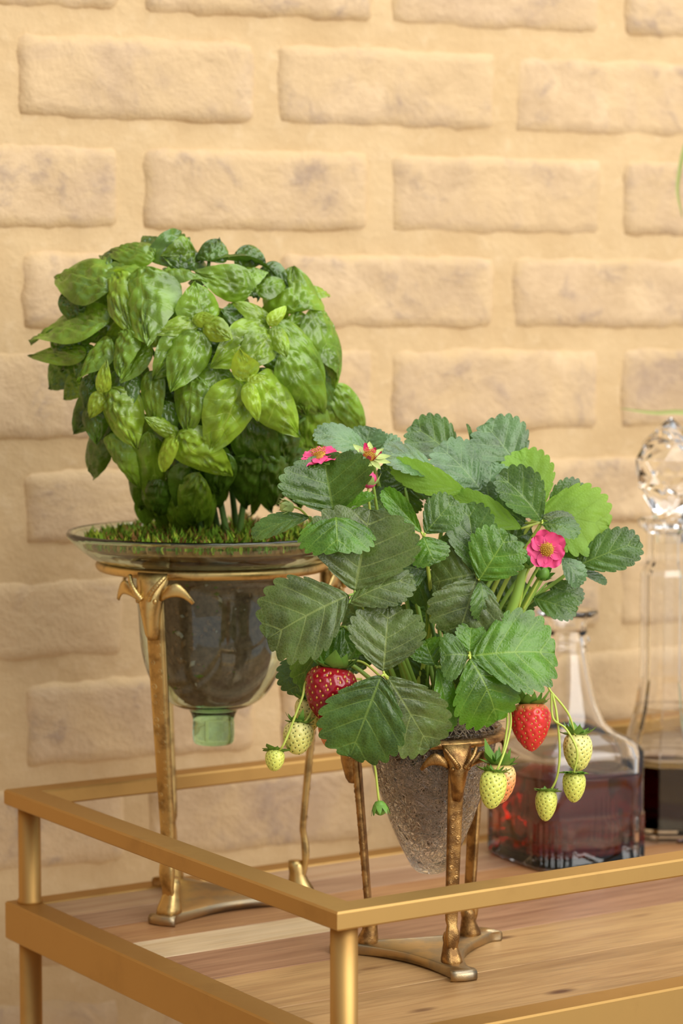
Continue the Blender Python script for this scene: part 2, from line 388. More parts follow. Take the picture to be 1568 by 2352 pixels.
# ------------------------------------------------------------------ setting
WA = math.radians(23)
WD = Vector((math.cos(WA), math.sin(WA), 0)); WN = Vector((math.sin(WA), -math.cos(WA), 0))
WO = Vector((-0.28, 2.06, 0))
def wp(s, z, d): q = WO+WD*s+WN*d; return (q.x, q.y, z)
def build_wall():
    s0, s1, z0, z1 = -0.9, 1.5, 0.0, 2.0
    nx, nz = 140, 110; vs = []; fs = []
    for i in range(nz+1):
        for j in range(nx+1):
            s = s0+(s1-s0)*j/nx; z = z0+(z1-z0)*i/nz
            d = -0.0016+0.0016*mnoise.noise((s*18, z*18, 1.3))+0.0018*mnoise.noise((s*60, z*60, 4.1))
            vs.append(wp(s, z, d))
    w = nx+1
    for i in range(nz):
        for j in range(nx): a = i*w+j; fs.append((a, a+1, a+w+1, a+w))
    k = len(vs)
    for (s, z) in ((s0, z0), (s1, z0), (s1, z1), (s0, z1)): vs.append(wp(s, z, -0.10))
    c = [0, nx, nz*w+nx, nz*w]
    fs += [(c[1], c[0], k, k+1), (c[3], c[2], k+2, k+3), (c[0], c[3], k+3, k), (c[2], c[1], k+1, k+2), (k+3, k+2, k+1, k)]
    wall = mk('wall_back', vs, fs, M['mortar'], kind='structure')
    rows = [(1.77, 0), (1.68, 1), (1.589, 0), (1.4985, 1), (1.4692-1.2392+1.2392, 0)]
    rel = [(0.4115, 1, .068), (0.321, 0, .068), (0.2505+0.069, 9, 0)]
    R = []                                      # (top, height, phase)
    tops = [0.230, 0.1395, 0.051, -0.0310, -0.1310, -0.2218, -0.3090]
    hts = [0.0685, 0.0690, 0.0640, 0.0745, 0.0610, 0.0670, 0.0705]
    for i in range(4, 0, -1): R.append((0.230+0.0902*i, 0.0690, i % 2))
    for i, (a, b) in enumerate(zip(tops, hts)): R.append((a, b, i % 2))
    for i in range(1, 10): R.append((-0.3090-0.0895*i, 0.068, i % 2))
    for (top, h, ph) in R:
        h += 0.0045; zt = CAMZ+top+0.0022
        if zt-h < 0.01: continue
        j0 = 0.0075 if ph == 0 else 0.115
        near = -0.45 < top < 0.40
        for k in range(-4, 7):
            a = j0+0.2275*k+0.0075; b = a+0.2125
            a += rng.uniform(-.003, .003); b += rng.uniform(-.003, .003)
            if b < s0 or a > s1: continue
            inview = near and b > -0.25 and a < 0.85
            nu, nv = (26, 11) if inview else (6, 3)
            cx, cz = (a+b)/2, zt-h/2; hw, hh = (b-a)/2, h/2
            sd = rng.uniform(0, 100); proud = rng.uniform(0.0008, 0.0036); tilt = rng.uniform(-.02, .02)
            v = []; f = []; uvs = []
            for i in range(nv+1):
                for jj in range(nu+1):
                    x = -1+2*jj/nu; y = -1+2*i/nv
                    # round the outline a little and roughen it
                    ex = 1-0.02*abs(y)**6; ey = 1-0.06*abs(x)**16
                    rg = 0.0032*mnoise.noise((x*hw*70+sd, y*hh*70, 2.2))
                    sx, sz = x*hw*ex, y*hh*ey
                    edge = max(abs(x)**26, abs(y)**10)
                    sx += rg*abs(x)**6; sz += (rg+0.0022*mnoise.noise((x*hw*34, sd, 7.7+y)))*abs(y)**4
                    d = proud+tilt*sz+0.0016*mnoise.noise((sx*40+sd, sz*40, 0.4))+0.0009*mnoise.noise((sx*110+sd, sz*110, 3.4))
                    d = d*(1-edge)-0.0042*edge**1.5
                    v.append((cx+sx, cz+sz, d)); uvs.append(((x+1)/2, (y+1)/2))
            w2 = nu+1
            for i in range(nv):
                for jj in range(nu): q = i*w2+jj; f.append((q, q+1, q+w2+1, q+w2))
            bd = [jj for jj in range(nu+1)]+[i*w2+nu for i in range(1, nv+1)]+[nv*w2+jj for jj in range(nu-1, -1, -1)]+[i*w2 for i in range(nv-1, 0, -1)]
            uvs += [uvs[q] for q in bd]; n0 = len(v); v += [(v[q][0], v[q][1], -0.02) for q in bd]; nb = len(bd)
            for q in range(nb): f.append((bd[(q+1) % nb], bd[q], n0+q, n0+(q+1) % nb))
            mk('brick', [wp(*p) for p in v], f, M['brick'], wall, uv=uvs)
build_wall()
mk('floor', [(-1.4, -1.2, -.05), (2.2, -1.2, -.05), (2.2, 3.2, -.05), (-1.4, 3.2, -.05), (-1.4, -1.2, 0), (2.2, -1.2, 0), (2.2, 3.2, 0), (-1.4, 3.2, 0)],
   [(4, 5, 6, 7), (3, 2, 1, 0), (0, 1, 5, 4), (1, 2, 6, 5), (2, 3, 7, 6), (3, 0, 4, 7)], M['floor'], smooth=False, kind='structure')
mk('added_left_wall', [(-1.5, -0.4, 0), (-1.4, -0.4, 0), (-1.4, 1.9, 0), (-1.5, 1.9, 0), (-1.5, -0.4, 2.0), (-1.4, -0.4, 2.0), (-1.4, 1.9, 2.0), (-1.5, 1.9, 2.0)],
   [(4, 5, 6, 7), (3, 2, 1, 0), (0, 1, 5, 4), (1, 2, 6, 5), (2, 3, 7, 6), (3, 0, 4, 7)], M['plaster'], smooth=False, kind='structure')  # added out of view so the metal's left faces reflect dark brown

# ------------------------------------------------------------------ bar cart
CA = 0.575
CU = Vector((math.cos(CA), math.sin(CA), 0)); CV = Vector((-math.sin(CA), math.cos(CA), 0))
CO = Vector((-0.0027, 1.52, 0))
LU, LV, RW = 0.745, 0.4788, 0.0228
ZR = CAMZ-0.3699
def cp(u, v, z=0): q = CO+CU*u+CV*v; return Vector((q.x, q.y, z))
def mitred(L, inv, top, h, axis):
    """one side of a rectangular frame with mitred ends: section RW x h"""
    e = 0.0013; sec = [(e, 0), (RW-e, 0), (RW, e), (RW, h-e), (RW-e, h), (e, h), (0, h-e), (0, e)]
    vs = []
    for end in (0, 1):
        for (w, z) in sec:
            x = w if end == 0 else L-w
            y = w if not inv else None
            vs.append((x, w, top-h+z))
    return vs, [(i, (i+1) % 8, 8+(i+1) % 8, 8+i) for i in range(8)]+[tuple(range(8))[::-1], tuple(range(8, 16))]
def build_cart():
    t = thing('bar_cart', cp(LU/2, LV/2, 0), 'gold metal bar cart with flat guard rails around a planked wooden tray', 'cart')
    org = t.location
    for (name, top, h) in (('guard_rail', ZR, 0.0122), ('tray_rail', TRAY+0.0008, 0.030)):
        for side in range(4):
            L = LU if side % 2 == 0 else LV
            vs, fs = mitred(L, False, top, h, side)
            out = []
            for (x, w, z) in vs:
                if side == 0: q = cp(x, w, z)
                elif side == 1: q = cp(LU-w, x, z)
                elif side == 2: q = cp(LU-x, LV-w, z)
                else: q = cp(w, LV-x, z)
                out.append(q)
            mk(name, out, fs, M['gold'], t, org, smooth=False)
    for (u, v) in ((0.0145, 0.0145), (LU-0.0145, 0.0145), (LU-0.0145, LV-0.0145), (0.0145, LV-0.0145)):
        c = cp(u, v)
        vs, fs = lathe([(0.0, TRAY), (0.0098, TRAY), (0.0098, TRAY+0.003), (0.0088, TRAY+0.005), (0.0088, ZR-0.0115), (0.0, ZR-0.0115)], c, 28)
        mk('post', vs, fs, M['gold'], t, org)
        vs, fs = lathe([(0.0, 0.0), (0.0105, 0.0), (0.0105, 0.012), (0.0088, 0.014), (0.0088, TRAY-0.028), (0.0, TRAY-0.028)], c, 28)
        mk('leg', vs, fs, M['gold'], t, org)
    tan = ((0.56, 0.355, 0.155), (0.42, 0.24, 0.095))
    boards = [(a_, b_, tuple(min(1, 0.97*q) for q in c_), tuple(0.97*q for q in d_), k_) for (a_, b_, c_, d_, k_) in [(0.0228, 0.108, (0.47, 0.28, 0.115), (0.33, 0.175, 0.065), 1.0), (0.108, 0.194, (0.52, 0.315, 0.13), (0.38, 0.205, 0.08), 0.9),
              (0.194, 0.263, (0.42, 0.225, 0.12), (0.27, 0.125, 0.065), 0.0), (0.263, 0.312, (0.72, 0.56, 0.35), (0.60, 0.42, 0.22), 0.0),
              (0.312, 0.365, (0.46, 0.24, 0.10), (0.32, 0.14, 0.055), 0.0), (0.365, 0.41, (0.40, 0.24, 0.14), (0.30, 0.16, 0.09), 0.3),
              (0.41, 0.456, (0.50, 0.33, 0.19), (0.40, 0.23, 0.12), 0.0)]]
    for (a, b, c1, c2, kn) in boards:
        vs, fs = box_uv(CO, CU, CV, (RW, LU-RW), (a+0.0002, b-0.0002), TRAY-0.018, TRAY, 0.0005)
        o = mk('board', [(0, 0, 0)], [], None)   # placeholder data replaced below
        bpy.data.objects.remove(o)
        # board axes follow the grain: build in cart axes and rotate the object
        loc = [((Vector(p)-CO).dot(CU), (Vector(p)-CO).dot(CV), p[2]) for p in vs]
        o = mk('board', loc, fs, m_wood('acacia_board', c1, c2, kn), smooth=False)
        o.parent = t; o.location = CO-Vector((org.x, org.y, 0)); o.rotation_euler = (0, 0, CA)
build_cart()

# ------------------------------------------------------------------ brass tripod stands
def goat_leg(t, org, c, az, zr, zb, r0, r1, w0, w1, th, mat, hs):
    """one leg: strap with studs, goat's head at the ring, hoof on the base"""
    er = Vector((math.cos(az), math.sin(az), 0)); et = Vector((-er.y, er.x, 0)); ez = Vector((0, 0, 1))
    H = zr-zb
    def rad(k): return r0+(r1-r0)*k + (0.0035*hs*math.sin(math.pi*min(1, max(0, (k-.80)/.2))) if k > .8 else 0)
    def W(k):
        w = w0+(w1-w0)*min(1, k*1.15)
        for (kk, amp, s) in ((0.865, 0.28, 0.018), (0.905, 0.12, .012)): w *= 1+amp*math.exp(-((k-kk)/s)**2)
        w *= 1-0.22*math.exp(-((k-0.835)/0.02)**2)
        w *= 1-0.12*math.exp(-((k-0.93)/0.02)**2)
        return w
    rings = []; n = 40
    for i in range(n+1):
        k = i/n*0.975
        p = Vector((c[0], c[1], zr-H*k))+er*rad(k)
        w = W(k)/2; d = th/2*(1-.25*k)*(1+0.3*math.exp(-((k-.865)/.02)**2))
        r = []
        for j in range(16):
            a = 2*math.pi*j/16; ca, sa = math.cos(a), math.sin(a)
            x = math.copysign(abs(ca)**0.5, ca); y = math.copysign(abs(sa)**0.5, sa)
            r.append(p+et*(w*x)+er*(d*y))
        rings.append(r)
    b = MB(); b.add(*rings_mesh(rings))
    k = 0.20
    rs = random.Random(int(az*100)); side = 1
    while k < 0.78:                                          # studs and rings cast on the outer face
        p = Vector((c[0], c[1], zr-H*k))+er*(rad(k)+th/2*(1-.25*k)*0.97)+et*(W(k)*0.20*side)
        rr = W(k)*rs.choice((0.13, 0.16, 0.2)); side = -side if rs.random() < .7 else side
        ring = []
        for i in range(8):
            a = 2*math.pi*i/8
            q = p+et*(rr*math.cos(a))+ez*(rr*math.sin(a)); ring.append(q)
        mid = [p+(q-p)*0.7+er*rr*0.22 for q in ring]; inn = [p+(q-p)*0.35+er*rr*0.02 for q in ring]
        b.add(*rings_mesh([ring, mid, inn], False, True))
        k += rs.uniform(0.017, 0.030)
    leg = b.build('leg', mat, t, org)
    # head
    def hp(x, y, z): return Vector((c[0], c[1], zr))+et*(x*hs)+er*(r0-0.001+y*hs)+ez*(z*hs)
    hd = []
    for (z, w, y0, y1) in ((0.002, .0135, -.004, .004), (-.003, .0130, -.004, .007), (-.009, .0115, -.004, .0095), (-.015, .0088, -.003, .0105), (-.021, .0070, -.003, .0100), (-.027, .0058, -.003, .0085), (-.033, .0050, -.003, .0068), (-.0365, .0035, -.002, .0045)):
        r = []
        for j in range(14):
            a = 2*math.pi*j/14; ca, sa = math.cos(a), math.sin(a)
            ridge = 0.0012*math.exp(-(ca/.25)**2) if sa > 0 else 0
            r.append(hp(w*0.78*math.copysign(abs(ca)**.8, ca), (y0+y1)/2+(y1-y0)/2*sa+ridge, z))
        hd.append(r)
    h = MB(); h.add(*rings_mesh(hd))
    for s in (-1, 1):
        e = [hp(s*.0062+.0016*math.cos(a), .0085+.0010*math.sin(a), -.0125) for a in (0,)]
        vs, fs = lathe([(0, -.0016), (.0011, -.0012), (.0016, 0), (.0011, .0012), (0, .0016)], (0, 0, 0), 8)
        h.add([hp(s*.0056, .0082, -.0135)+Vector(v)*hs for v in vs], fs)
    h.build('goat_head', mat, leg, org)
    for s in (-1, 1):
        vs, fs = tube([hp(s*.0022, .0100, -.0125), hp(s*.0050, .0115, -.0085), hp(s*.0085, .0105, -.0040), hp(s*.0115, .0075, .0005)], 0, 8, 30,
                      rfun=lambda k: hs*(0.0019-0.0006*k)*(1+0.14*math.sin(k*70)))
        mk('horn', vs, fs, mat, leg, org)
        # ear: curved, hollowed leaf shape that sweeps out and back
        er_r = []
        for i in range(11):
            k = i/10; x = .0085+.0165*k; z = -.0105+.0050*math.sin(k*2.4)-.0075*k**3; y = .0045-.0065*k+0.003*math.sin(k*3)
            w = (.0012+.0042*math.sin(math.pi*min(1, .15+k*.82))**.8)*(1-0.5*k); 
            w *= 1+0.07*math.sin(k*55)
            er_r.append([hp(s*(x+.0008*math.sin(a)), y+.0022*math.cos(a)*(1-k*.5), z+w*math.sin(a)) for a in [2*math.pi*j/10 for j in range(10)]])
        vs, fs = rings_mesh(er_r); mk('ear', vs, fs, mat, leg, org)
    # hoof
    hf = []
    p0 = Vector((c[0], c[1], zb))+er*rad(1)
    for (z, w, d, y) in ((.020, .0040, .0042, -.0005), (.0165, .0052, .0050, 0), (.013, .0048, .0048, .0005), (.008, .0058, .0062, .0015), (.003, .0072, .0080, .0030), (0.0006, .0074, .0082, .0034), (0.0, .0070, .0078, .0034)):
        r = []
        for j in range(16):
            a = 2*math.pi*j/16; ca, sa = math.cos(a), math.sin(a)
            cl = 1-0.28*math.exp(-(ca/.22)**2) if sa > 0 and z < .009 else 1
            r.append(p0+et*(w*hs*ca)+er*(hs*(y+d*sa*cl))+ez*(z*hs))
        hf.append(r)
    vs, fs = rings_mesh(hf); mk('hoof', vs, fs, mat, leg, org)
def stand(name, c, azs, zr, ring_r, ring_h, r0, r1, Rt, tipw, waist, w0, w1, th, mat, hs, label, rot_ring=0):
    t = thing(name, (c[0], c[1], TRAY), label, 'plant stand'); org = t.location
    pt = 0.0078
    # base plate: three-pointed, concave sided
    out = []
    for i in range(3):
        a = azs[i]; b = azs[(i+1) % 3]
        if b < a: b += 2*math.pi
        e = Vector((math.cos(a), math.sin(a), 0)); s = Vector((-e.y, e.x, 0))
        e2 = Vector((math.cos(b), math.sin(b), 0)); s2 = Vector((-e2.y, e2.x, 0))
        for q in (-1, -.6, 0, .6, 1): out.append(e*(Rt+0.002*(1-q*q))+s*(tipw*q))
        A = e*Rt+s*tipw; B = e2*Rt-s2*tipw; m = (a+b)/2
        Cn = Vector((math.cos(m), math.sin(m), 0))*waist
        A1 = e*(Rt-0.014)+s*(tipw*0.78); B1 = e2*(Rt-0.014)-s2*(tipw*0.78)
        pts = catmull([A, A1, Cn, B1, B], 24)
        out += pts[1:-1]
    rings = []
    for (z, k) in ((0.0, 0.985), (0.0015, 1.0), (pt-0.0025, 1.0), (pt-0.0008, 0.985), (pt, 0.955)):
        r = []
        for p in out:
            rr = p.length; arch = 0.0025*max(0, 1-(rr/(Rt*0.8))**2) if z < 0.001 else 0
            r.append((c[0]+p.x*k, c[1]+p.y*k, TRAY+z+arch))
        rings.append(r)
    vs, fs = rings_mesh(rings)
    mk('base_plate', vs, fs, M['brassbase'], t, org)
    vs, fs = lathe(smooth_prof([(ring_r-.0035, -ring_h/2), (ring_r+.0005, -ring_h/2), (ring_r+.0030, -ring_h*.2), (ring_r+.0034, ring_h*.2), (ring_r+.0012, ring_h/2), (ring_r-.0030, ring_h/2+.0003), (ring_r-.0040, 0), (ring_r-.0035, -ring_h/2)], 3), (c[0], c[1], zr), 96)
    mk('ring', vs, fs, mat, t, org)
    for a in azs:
        goat_leg(t, org, c, a, zr-0.001, TRAY+pt-0.0005, r0, r1, w0, w1, th, mat, hs)
    return t
YS, YB = 1.7558, 1.9167
SX = P(985, 2200, YS).x; BX = P(492, 2078, YB).x
ZRS = P(985, 1684, YS).z; ZRB = P(492, 1296, YB).z
D = math.radians
stand('brass_plant_stand', (SX, YS), [D(-72), D(47), D(166)], ZRS, 0.0515, 0.0058, 0.0550, 0.0425, 0.0708, 0.0098, 0.026, 0.0116, 0.0086, 0.0056, M['brass'], 1.02,
      'small three-legged aged brass stand with goat heads, holding the crackle glass cone')
stand('brass_plant_stand', (BX, YB), [D(-117), D(3), D(123)], ZRB, 0.0868, 0.0075, 0.0885, 0.064, 0.0800, 0.0115, 0.030, 0.0160, 0.0105, 0.0066, M['brass2'], 1.30,
      'taller three-legged brass stand behind, with goat heads, holding the green glass pot')

# ------------------------------------------------------------------ glass pots
def build_pots():
    zt = P(492, 1222, YB).z
    c = (BX, YB, zt)
    outer = smooth_prof([(0.0, -.1655), (0.012, -.165), (0.0158, -.162), (0.0162, -.150), (0.0160, -.1455), (0.0185, -.139), (0.0215, -.1365), (0.030, -.1340), (0.041, -.126), (0.0505, -.110), (0.0560, -.088), (0.0580, -.060), (0.0620, -.0385), (0.0760, -.0265), (0.092, -.0195), (0.104, -.0105), (0.1115, -.003), (0.1125, 0.0)], 4)
    inner = smooth_prof([(0.1112, 0.0018), (0.1085, 0.0005), (0.1015, -.0082), (0.0905, -.0168), (0.0750, -.0240), (0.0602, -.0370), (0.0560, -.060), (0.0540, -.088), (0.0486, -.109), (0.0393, -.1240), (0.029, -.1318), (0.014, -.1345), (0.0, -.1345)], 4)
    vs, fs = lathe(outer+inner, c, 96)
    o = mk('glass_pot', vs, fs, M['glass_green'], org=(c[0], c[1], zt-.1655)); tag(o, 'pale green glass bell pot with wide rim and solid knob foot, holding basil', 'pot')
    # soil plug
    vs, fs = lathe(smooth_prof([(0.0, -.1335), (0.022, -.1320), (0.0330, -.1245), (0.0410, -.1080), (0.0450, -.088), (0.0475, -.060), (0.0505, -.040), (0.058, -.028), (0.060, -.020), (0.0, -.013)], 4), (BX+.0015, YB, zt), 72)
    out = []
    for v in vs:
        n = mnoise.noise((v[0]*140, v[1]*140, v[2]*140))*0.0018; d = Vector((v[0]-BX, v[1]-YB, 0)); 
        if d.length > 1e-5: d = d.normalized()
        out.append((v[0]-d.x*abs(n)*1.0, v[1]-d.y*abs(n), v[2]))
    sb = MB(); sb.add(out, fs, 0); rs = random.Random(9)
    zz = [-.128, -.120, -.108, -.088, -.060, -.040, -.030]; rr = [.026, .034, .041, .045, .0475, .0505, .056]
    for i in range(420):
        z_ = rs.uniform(-.128, -.031); a = rs.uniform(0, 6.283); r_ = float(np.interp(z_, zz, rr))-.0006
        p = Vector((BX+r_*math.cos(a), YB+r_*math.sin(a), zt+z_)); e = Vector((math.cos(a), math.sin(a), 0)); w = rs.uniform(.0008, .0026); h_ = w*rs.uniform(.5, 2.2)
        t1 = Vector((-e.y, e.x, 0)); u1 = Vector((0, 0, 1)); th = rs.uniform(0, 3.14); g1 = t1*math.cos(th)+u1*math.sin(th); g2 = -t1*math.sin(th)+u1*math.cos(th)
        sb.add([p+g1*h_, p+g2*w, p-g1*h_*.9, p-g2*w*.8, p+e*.0012, p-e*.002], [(0, 1, 4), (1, 2, 4), (2, 3, 4), (3, 0, 4), (1, 0, 5), (2, 1, 5), (3, 2, 5), (0, 3, 5)], rs.choices((1, 2, 3), (6, 1.6, 1.2))[0])
    o = sb.build('potting_soil', [M['soil'], M['bark'], M['perlite'], M['moss']], org=(BX, YB, zt-.13)); tag(o, 'dark potting soil packed inside the green glass basil pot', 'soil', 'stuff')
    # moss
    b = MB(); rs = random.Random(3)
    def top(r): return zt-0.0095+0.006*math.exp(-(r/.05)**2)+ (0.004*max(0, (r-.06)/.04))
    prof = [(0.001, top(0)), (0.03, top(.03)), (0.06, top(.06)), (0.08, top(.08)), (0.095, zt-0.004), (0.097, zt-0.0085), (0.06, zt-0.0165), (0.001, zt-0.0165)]
    vs, fs = lathe(prof, (BX, YB, 0), 48); b.add(vs, fs, 2)
    for i in range(5200):
        r = 0.098*math.sqrt(rs.random()); a = rs.uniform(0, 2*math.pi)
        p = Vector((BX+r*math.cos(a), YB+r*math.sin(a), top(r)-.001))
        h = rs.uniform(.004, .014)*(1.0 if r < .085 else .8)*(1+0.8*mnoise.noise((p.x*45, p.y*45, 2.0))); w = rs.uniform(.0008, .0016)
        la = rs.uniform(0, 6.28); lean = Vector((math.cos(la), math.sin(la), 0))*h*rs.uniform(.1, .9)
        sd = Vector((-math.sin(la), math.cos(la), 0))*w
        b.add([p-sd*.4, p+sd*.4, p+lean*.4+Vector((0, 0, h*.6))+sd, p+lean*.4+Vector((0, 0, h*.6))-sd, p+lean+Vector((0, 0, h))], [(0, 1, 2, 3), (3, 2, 4)], rs.choices((0, 1, 2), (5, 2.4, 2))[0])
    o = b.build('moss', [M['moss'], M['moss_pale'], M['moss_brown']], org=(BX, YB, zt-.0165), smooth=False); tag(o, 'green and brown moss covering the top of the basil pot', 'moss', 'stuff')
    # strawberry cone
    zc = ZRS; c = (SX+.001, YS, zc)
    outer = smooth_prof([(0.0, -.1015), (0.007, -.1005), (0.0128, -.0970), (0.0175, -.0890), (0.0222, -.0800), (0.0298, -.0624), (0.0375, -.0400), (0.0436, -.0187), (0.0475, 0.0), (0.0505, .0060)], 5)
    inner = smooth_prof([(0.0492, .0068), (0.0462, 0.0), (0.0421, -.0190), (0.0359, -.0400), (0.0283, -.0622), (0.0207, -.0792), (0.0155, -.0880), (0.009, -.0935), (0.0, -.0950)], 5)
    vs, fs = lathe(outer+inner, c, 96)
    o = mk('crackle_glass_pot', vs, fs, M['glass_crackle'], org=(c[0], c[1], zc-.1015)); tag(o, 'clear crackle glass cone pot in the small brass stand, full of dark fibre', 'pot')
    b = MB(); rs = random.Random(5)
    core = [(0.001, -.0810), (0.0055, -.0770), (0.0095, -.0700), (0.0158, -.0570), (0.0240, -.0390), (0.0325, -.0190), (0.0400, 0.0), (0.043, .006), (0.034, .012), (0.001, .015)]
    vs, fs = lathe(smooth_prof(core, 3), c, 48); b.add(vs, fs, 0)
    zz = [p[1] for p in core[:7]]; rr = [p[0] for p in core[:7]]
    def strand(p, d, up, L, w, out, bend):
        pts = []
        for i in range(5):
            k = (i/4-.5); pts.append(p+d*(L*k)+up*(bend*(k*k*4-.5)))
        s = (d.cross(out)).normalized()*w
        v = []; f = []
        for q in pts: v += [q-s, q+s]
        f = [(2*i, 2*i+1, 2*i+3, 2*i+2) for i in range(4)]
        b.add(v, f, 1)
    for i in range(1500):
        z = zz[0]+(zz[-1]-zz[0])*rs.random()**.65; r = float(np.interp(z, zz, rr)); a = rs.uniform(0, 2*math.pi)
        out = Vector((math.cos(a), math.sin(a), -.35)).normalized(); tg = Vector((-math.sin(a), math.cos(a), 0)); up = out.cross(tg)
        th = rs.uniform(0, math.pi); d = tg*math.cos(th)+up*math.sin(th); pr = d.cross(out)
        strand(Vector((c[0], c[1], zc+z))+out*(r+rs.uniform(.0002, .0020)), d, pr, rs.uniform(.008, .024), rs.uniform(.00012, .00034), out, rs.uniform(-.006, .006))
    for i in range(2400):
        r = 0.044*math.sqrt(rs.random()); a = rs.uniform(0, 2*math.pi)
        p = Vector((c[0]+r*math.cos(a), c[1]+r*math.sin(a), zc+.009+.008*rs.random()*(1-r/.05)))
        d = Vector((rs.uniform(-1, 1), rs.uniform(-1, 1), rs.uniform(-.1, .9))).normalized()
        strand(p, d, d.orthogonal().normalized(), rs.uniform(.008, .02), rs.uniform(.00014, .00030), Vector((0, -1, .3)), rs.uniform(-.004, .004))
    o = b.build('coir_fibre', [M['fibre_dark'], M['fibre']], org=(c[0], c[1], zc-.08)); tag(o, 'brown coconut fibre filling the crackle glass cone under the strawberry plant', 'fibre', 'stuff')
    return zt
ZPOT = build_pots()

# ------------------------------------------------------------------ leaves
def leaf_geo(style, N, ns_per=5, nt=10):
    ns = N*ns_per
    s = np.linspace(0, 1, ns+1)[:, None]; t = np.linspace(-1, 1, 2*nt+1)[None, :]
    return s, t, ns, 2*nt
def make_leaf(name, B, T, nrm, width, mat, parent, org, style='straw', fold=0.15, droop=0.08, curl=0.0, wave=0.03, seed=0, quilt=1.0, twist=0.0):
    """one leaf blade from base B to tip T facing nrm, with lateral veins, teeth or blisters as real relief"""
    N = 6
    if style == 'straw': s, t, ns, nc = leaf_geo(style, N, 16, 11)
    else: s, t, ns, nc = leaf_geo(style, N, 6, 9)
    rs = np.random.RandomState(seed)
    yv = (T-B); L = yv.length; yv = yv/L
    xv = yv.cross(nrm).normalized(); zv = xv.cross(yv).normalized()
    th = np.pi*s; at = np.abs(t)
    if style == 'straw':
        sm = np.clip(s/.55, 0, 1); My = ((1-np.cos(th))/2)**0.92; h = np.sin(np.pi*s**1.10)**0.72*(0.42+0.58*sm*sm*(3-2*sm)); ym = s**2.35
        h = h/h.max()*0.5*width
        tooth = (np.abs(np.sin(np.pi*(9.5*s+.25)))**0.58-0.55)*np.clip((s-.16)/.15, 0, 1)
        amp = 0.092*min(L, width)
    else:
        My = (1-np.cos(th))/2*0.55+0.45*s; h = np.sin(np.pi*s**0.74)**0.9*(1-0.50*s**3); ym = s**1.55
        h = h/h.max()*0.5*width
        tooth = (np.abs(np.sin(np.pi*N*s))**1.2-0.5)*np.clip((s-.2)/.2, 0, 1)*np.clip((1-s)/.15, 0, 1); amp = 0.012*width
    sg = np.sign(t)
    X = sg*at*h; Y = L*(ym+(My-ym)*at**1.12)
    ox, oy = h, L*(My-ym); ln = np.sqrt(ox*ox+oy*oy)+1e-6
    wgt = at**4*tooth*amp
    X = X+sg*wgt*ox/ln; Y = Y+wgt*oy/ln
    Wd = width/2
    q = quilt*(0.0011 if style == 'straw' else 0.0021)*min(1.0, width/0.05)
    prof = np.sin(np.pi*np.clip(at, 0, 1)**0.75)
    if style == 'straw':
        Z = q*0.42*np.cos(2*np.pi*N*s)*prof*np.clip(s/.1, 0, 1)
        ph = rs.rand(6)*6.28
        Z = Z+0.00060*min(1, width/.05)*(np.sin(31*s+11*t+ph[0])*np.sin(17*t+ph[1])+0.8*np.sin(47*s-9*t+ph[2])*np.sin(25*t+ph[3]))*prof
    else:
        ph = rs.rand(12)*6.28; am = .35+.65*rs.rand(2)
        Z = q*0.45*np.cos(2*np.pi*N*s+.5*sg)*prof*np.clip(s/.1, 0, 1)
        Z = Z+q*1.55*(am[0]*np.sin(13*s+5*t+ph[0])*np.sin(9*t+ph[1])+am[1]*np.sin(21*s-7*t+ph[2])*np.sin(13*t+ph[3])+.5*np.sin(31*s+ph[4])*np.sin(19*t+ph[5]))*(1-at**4)*np.clip(s/.12, 0, 1)
        Z = Z+0.30*Wd*(1-(1-at)**2.2)*0.0
    Z = Z+fold*np.abs(X)                                  # V along the midrib
    Z = Z-droop*L*4*(Y/L)*(Y/L-0.5)*0.5-droop*L*(np.clip(Y/L, 0, 1.2)**2-(Y/L))
    Z = Z-curl*Wd*(X/Wd)**2
    p1, p2 = rs.rand(2)*6.28
    Z = Z+wave*Wd*np.sin(3.1*Y/L+p1+1.6*sg)*at**2+wave*0.6*Wd*np.sin(7*Y/L+p2+sg)*at**3
    tw = twist*(Y/L)
    Xn = X*np.cos(tw)-Z*np.sin(tw); Zn = X*np.sin(tw)+Z*np.cos(tw); X, Z = Xn, Zn
    pts = np.stack([X, Y, Z], -1).reshape(-1, 3)
    R = np.array([xv[:], yv[:], zv[:]])
    W = pts@R+np.array(B[:])
    uv = np.stack([np.broadcast_to(t*.5+.5, X.shape), np.broadcast_to(s, X.shape)], -1).reshape(-1, 2)
    w = nc+1; f = []
    for i in range(ns):
        for j in range(nc):
            a = i*w+j; f.append((a, a+1, a+w+1, a+w))
    return mk(name, W.tolist(), f, mat, parent, org, uv=uv)

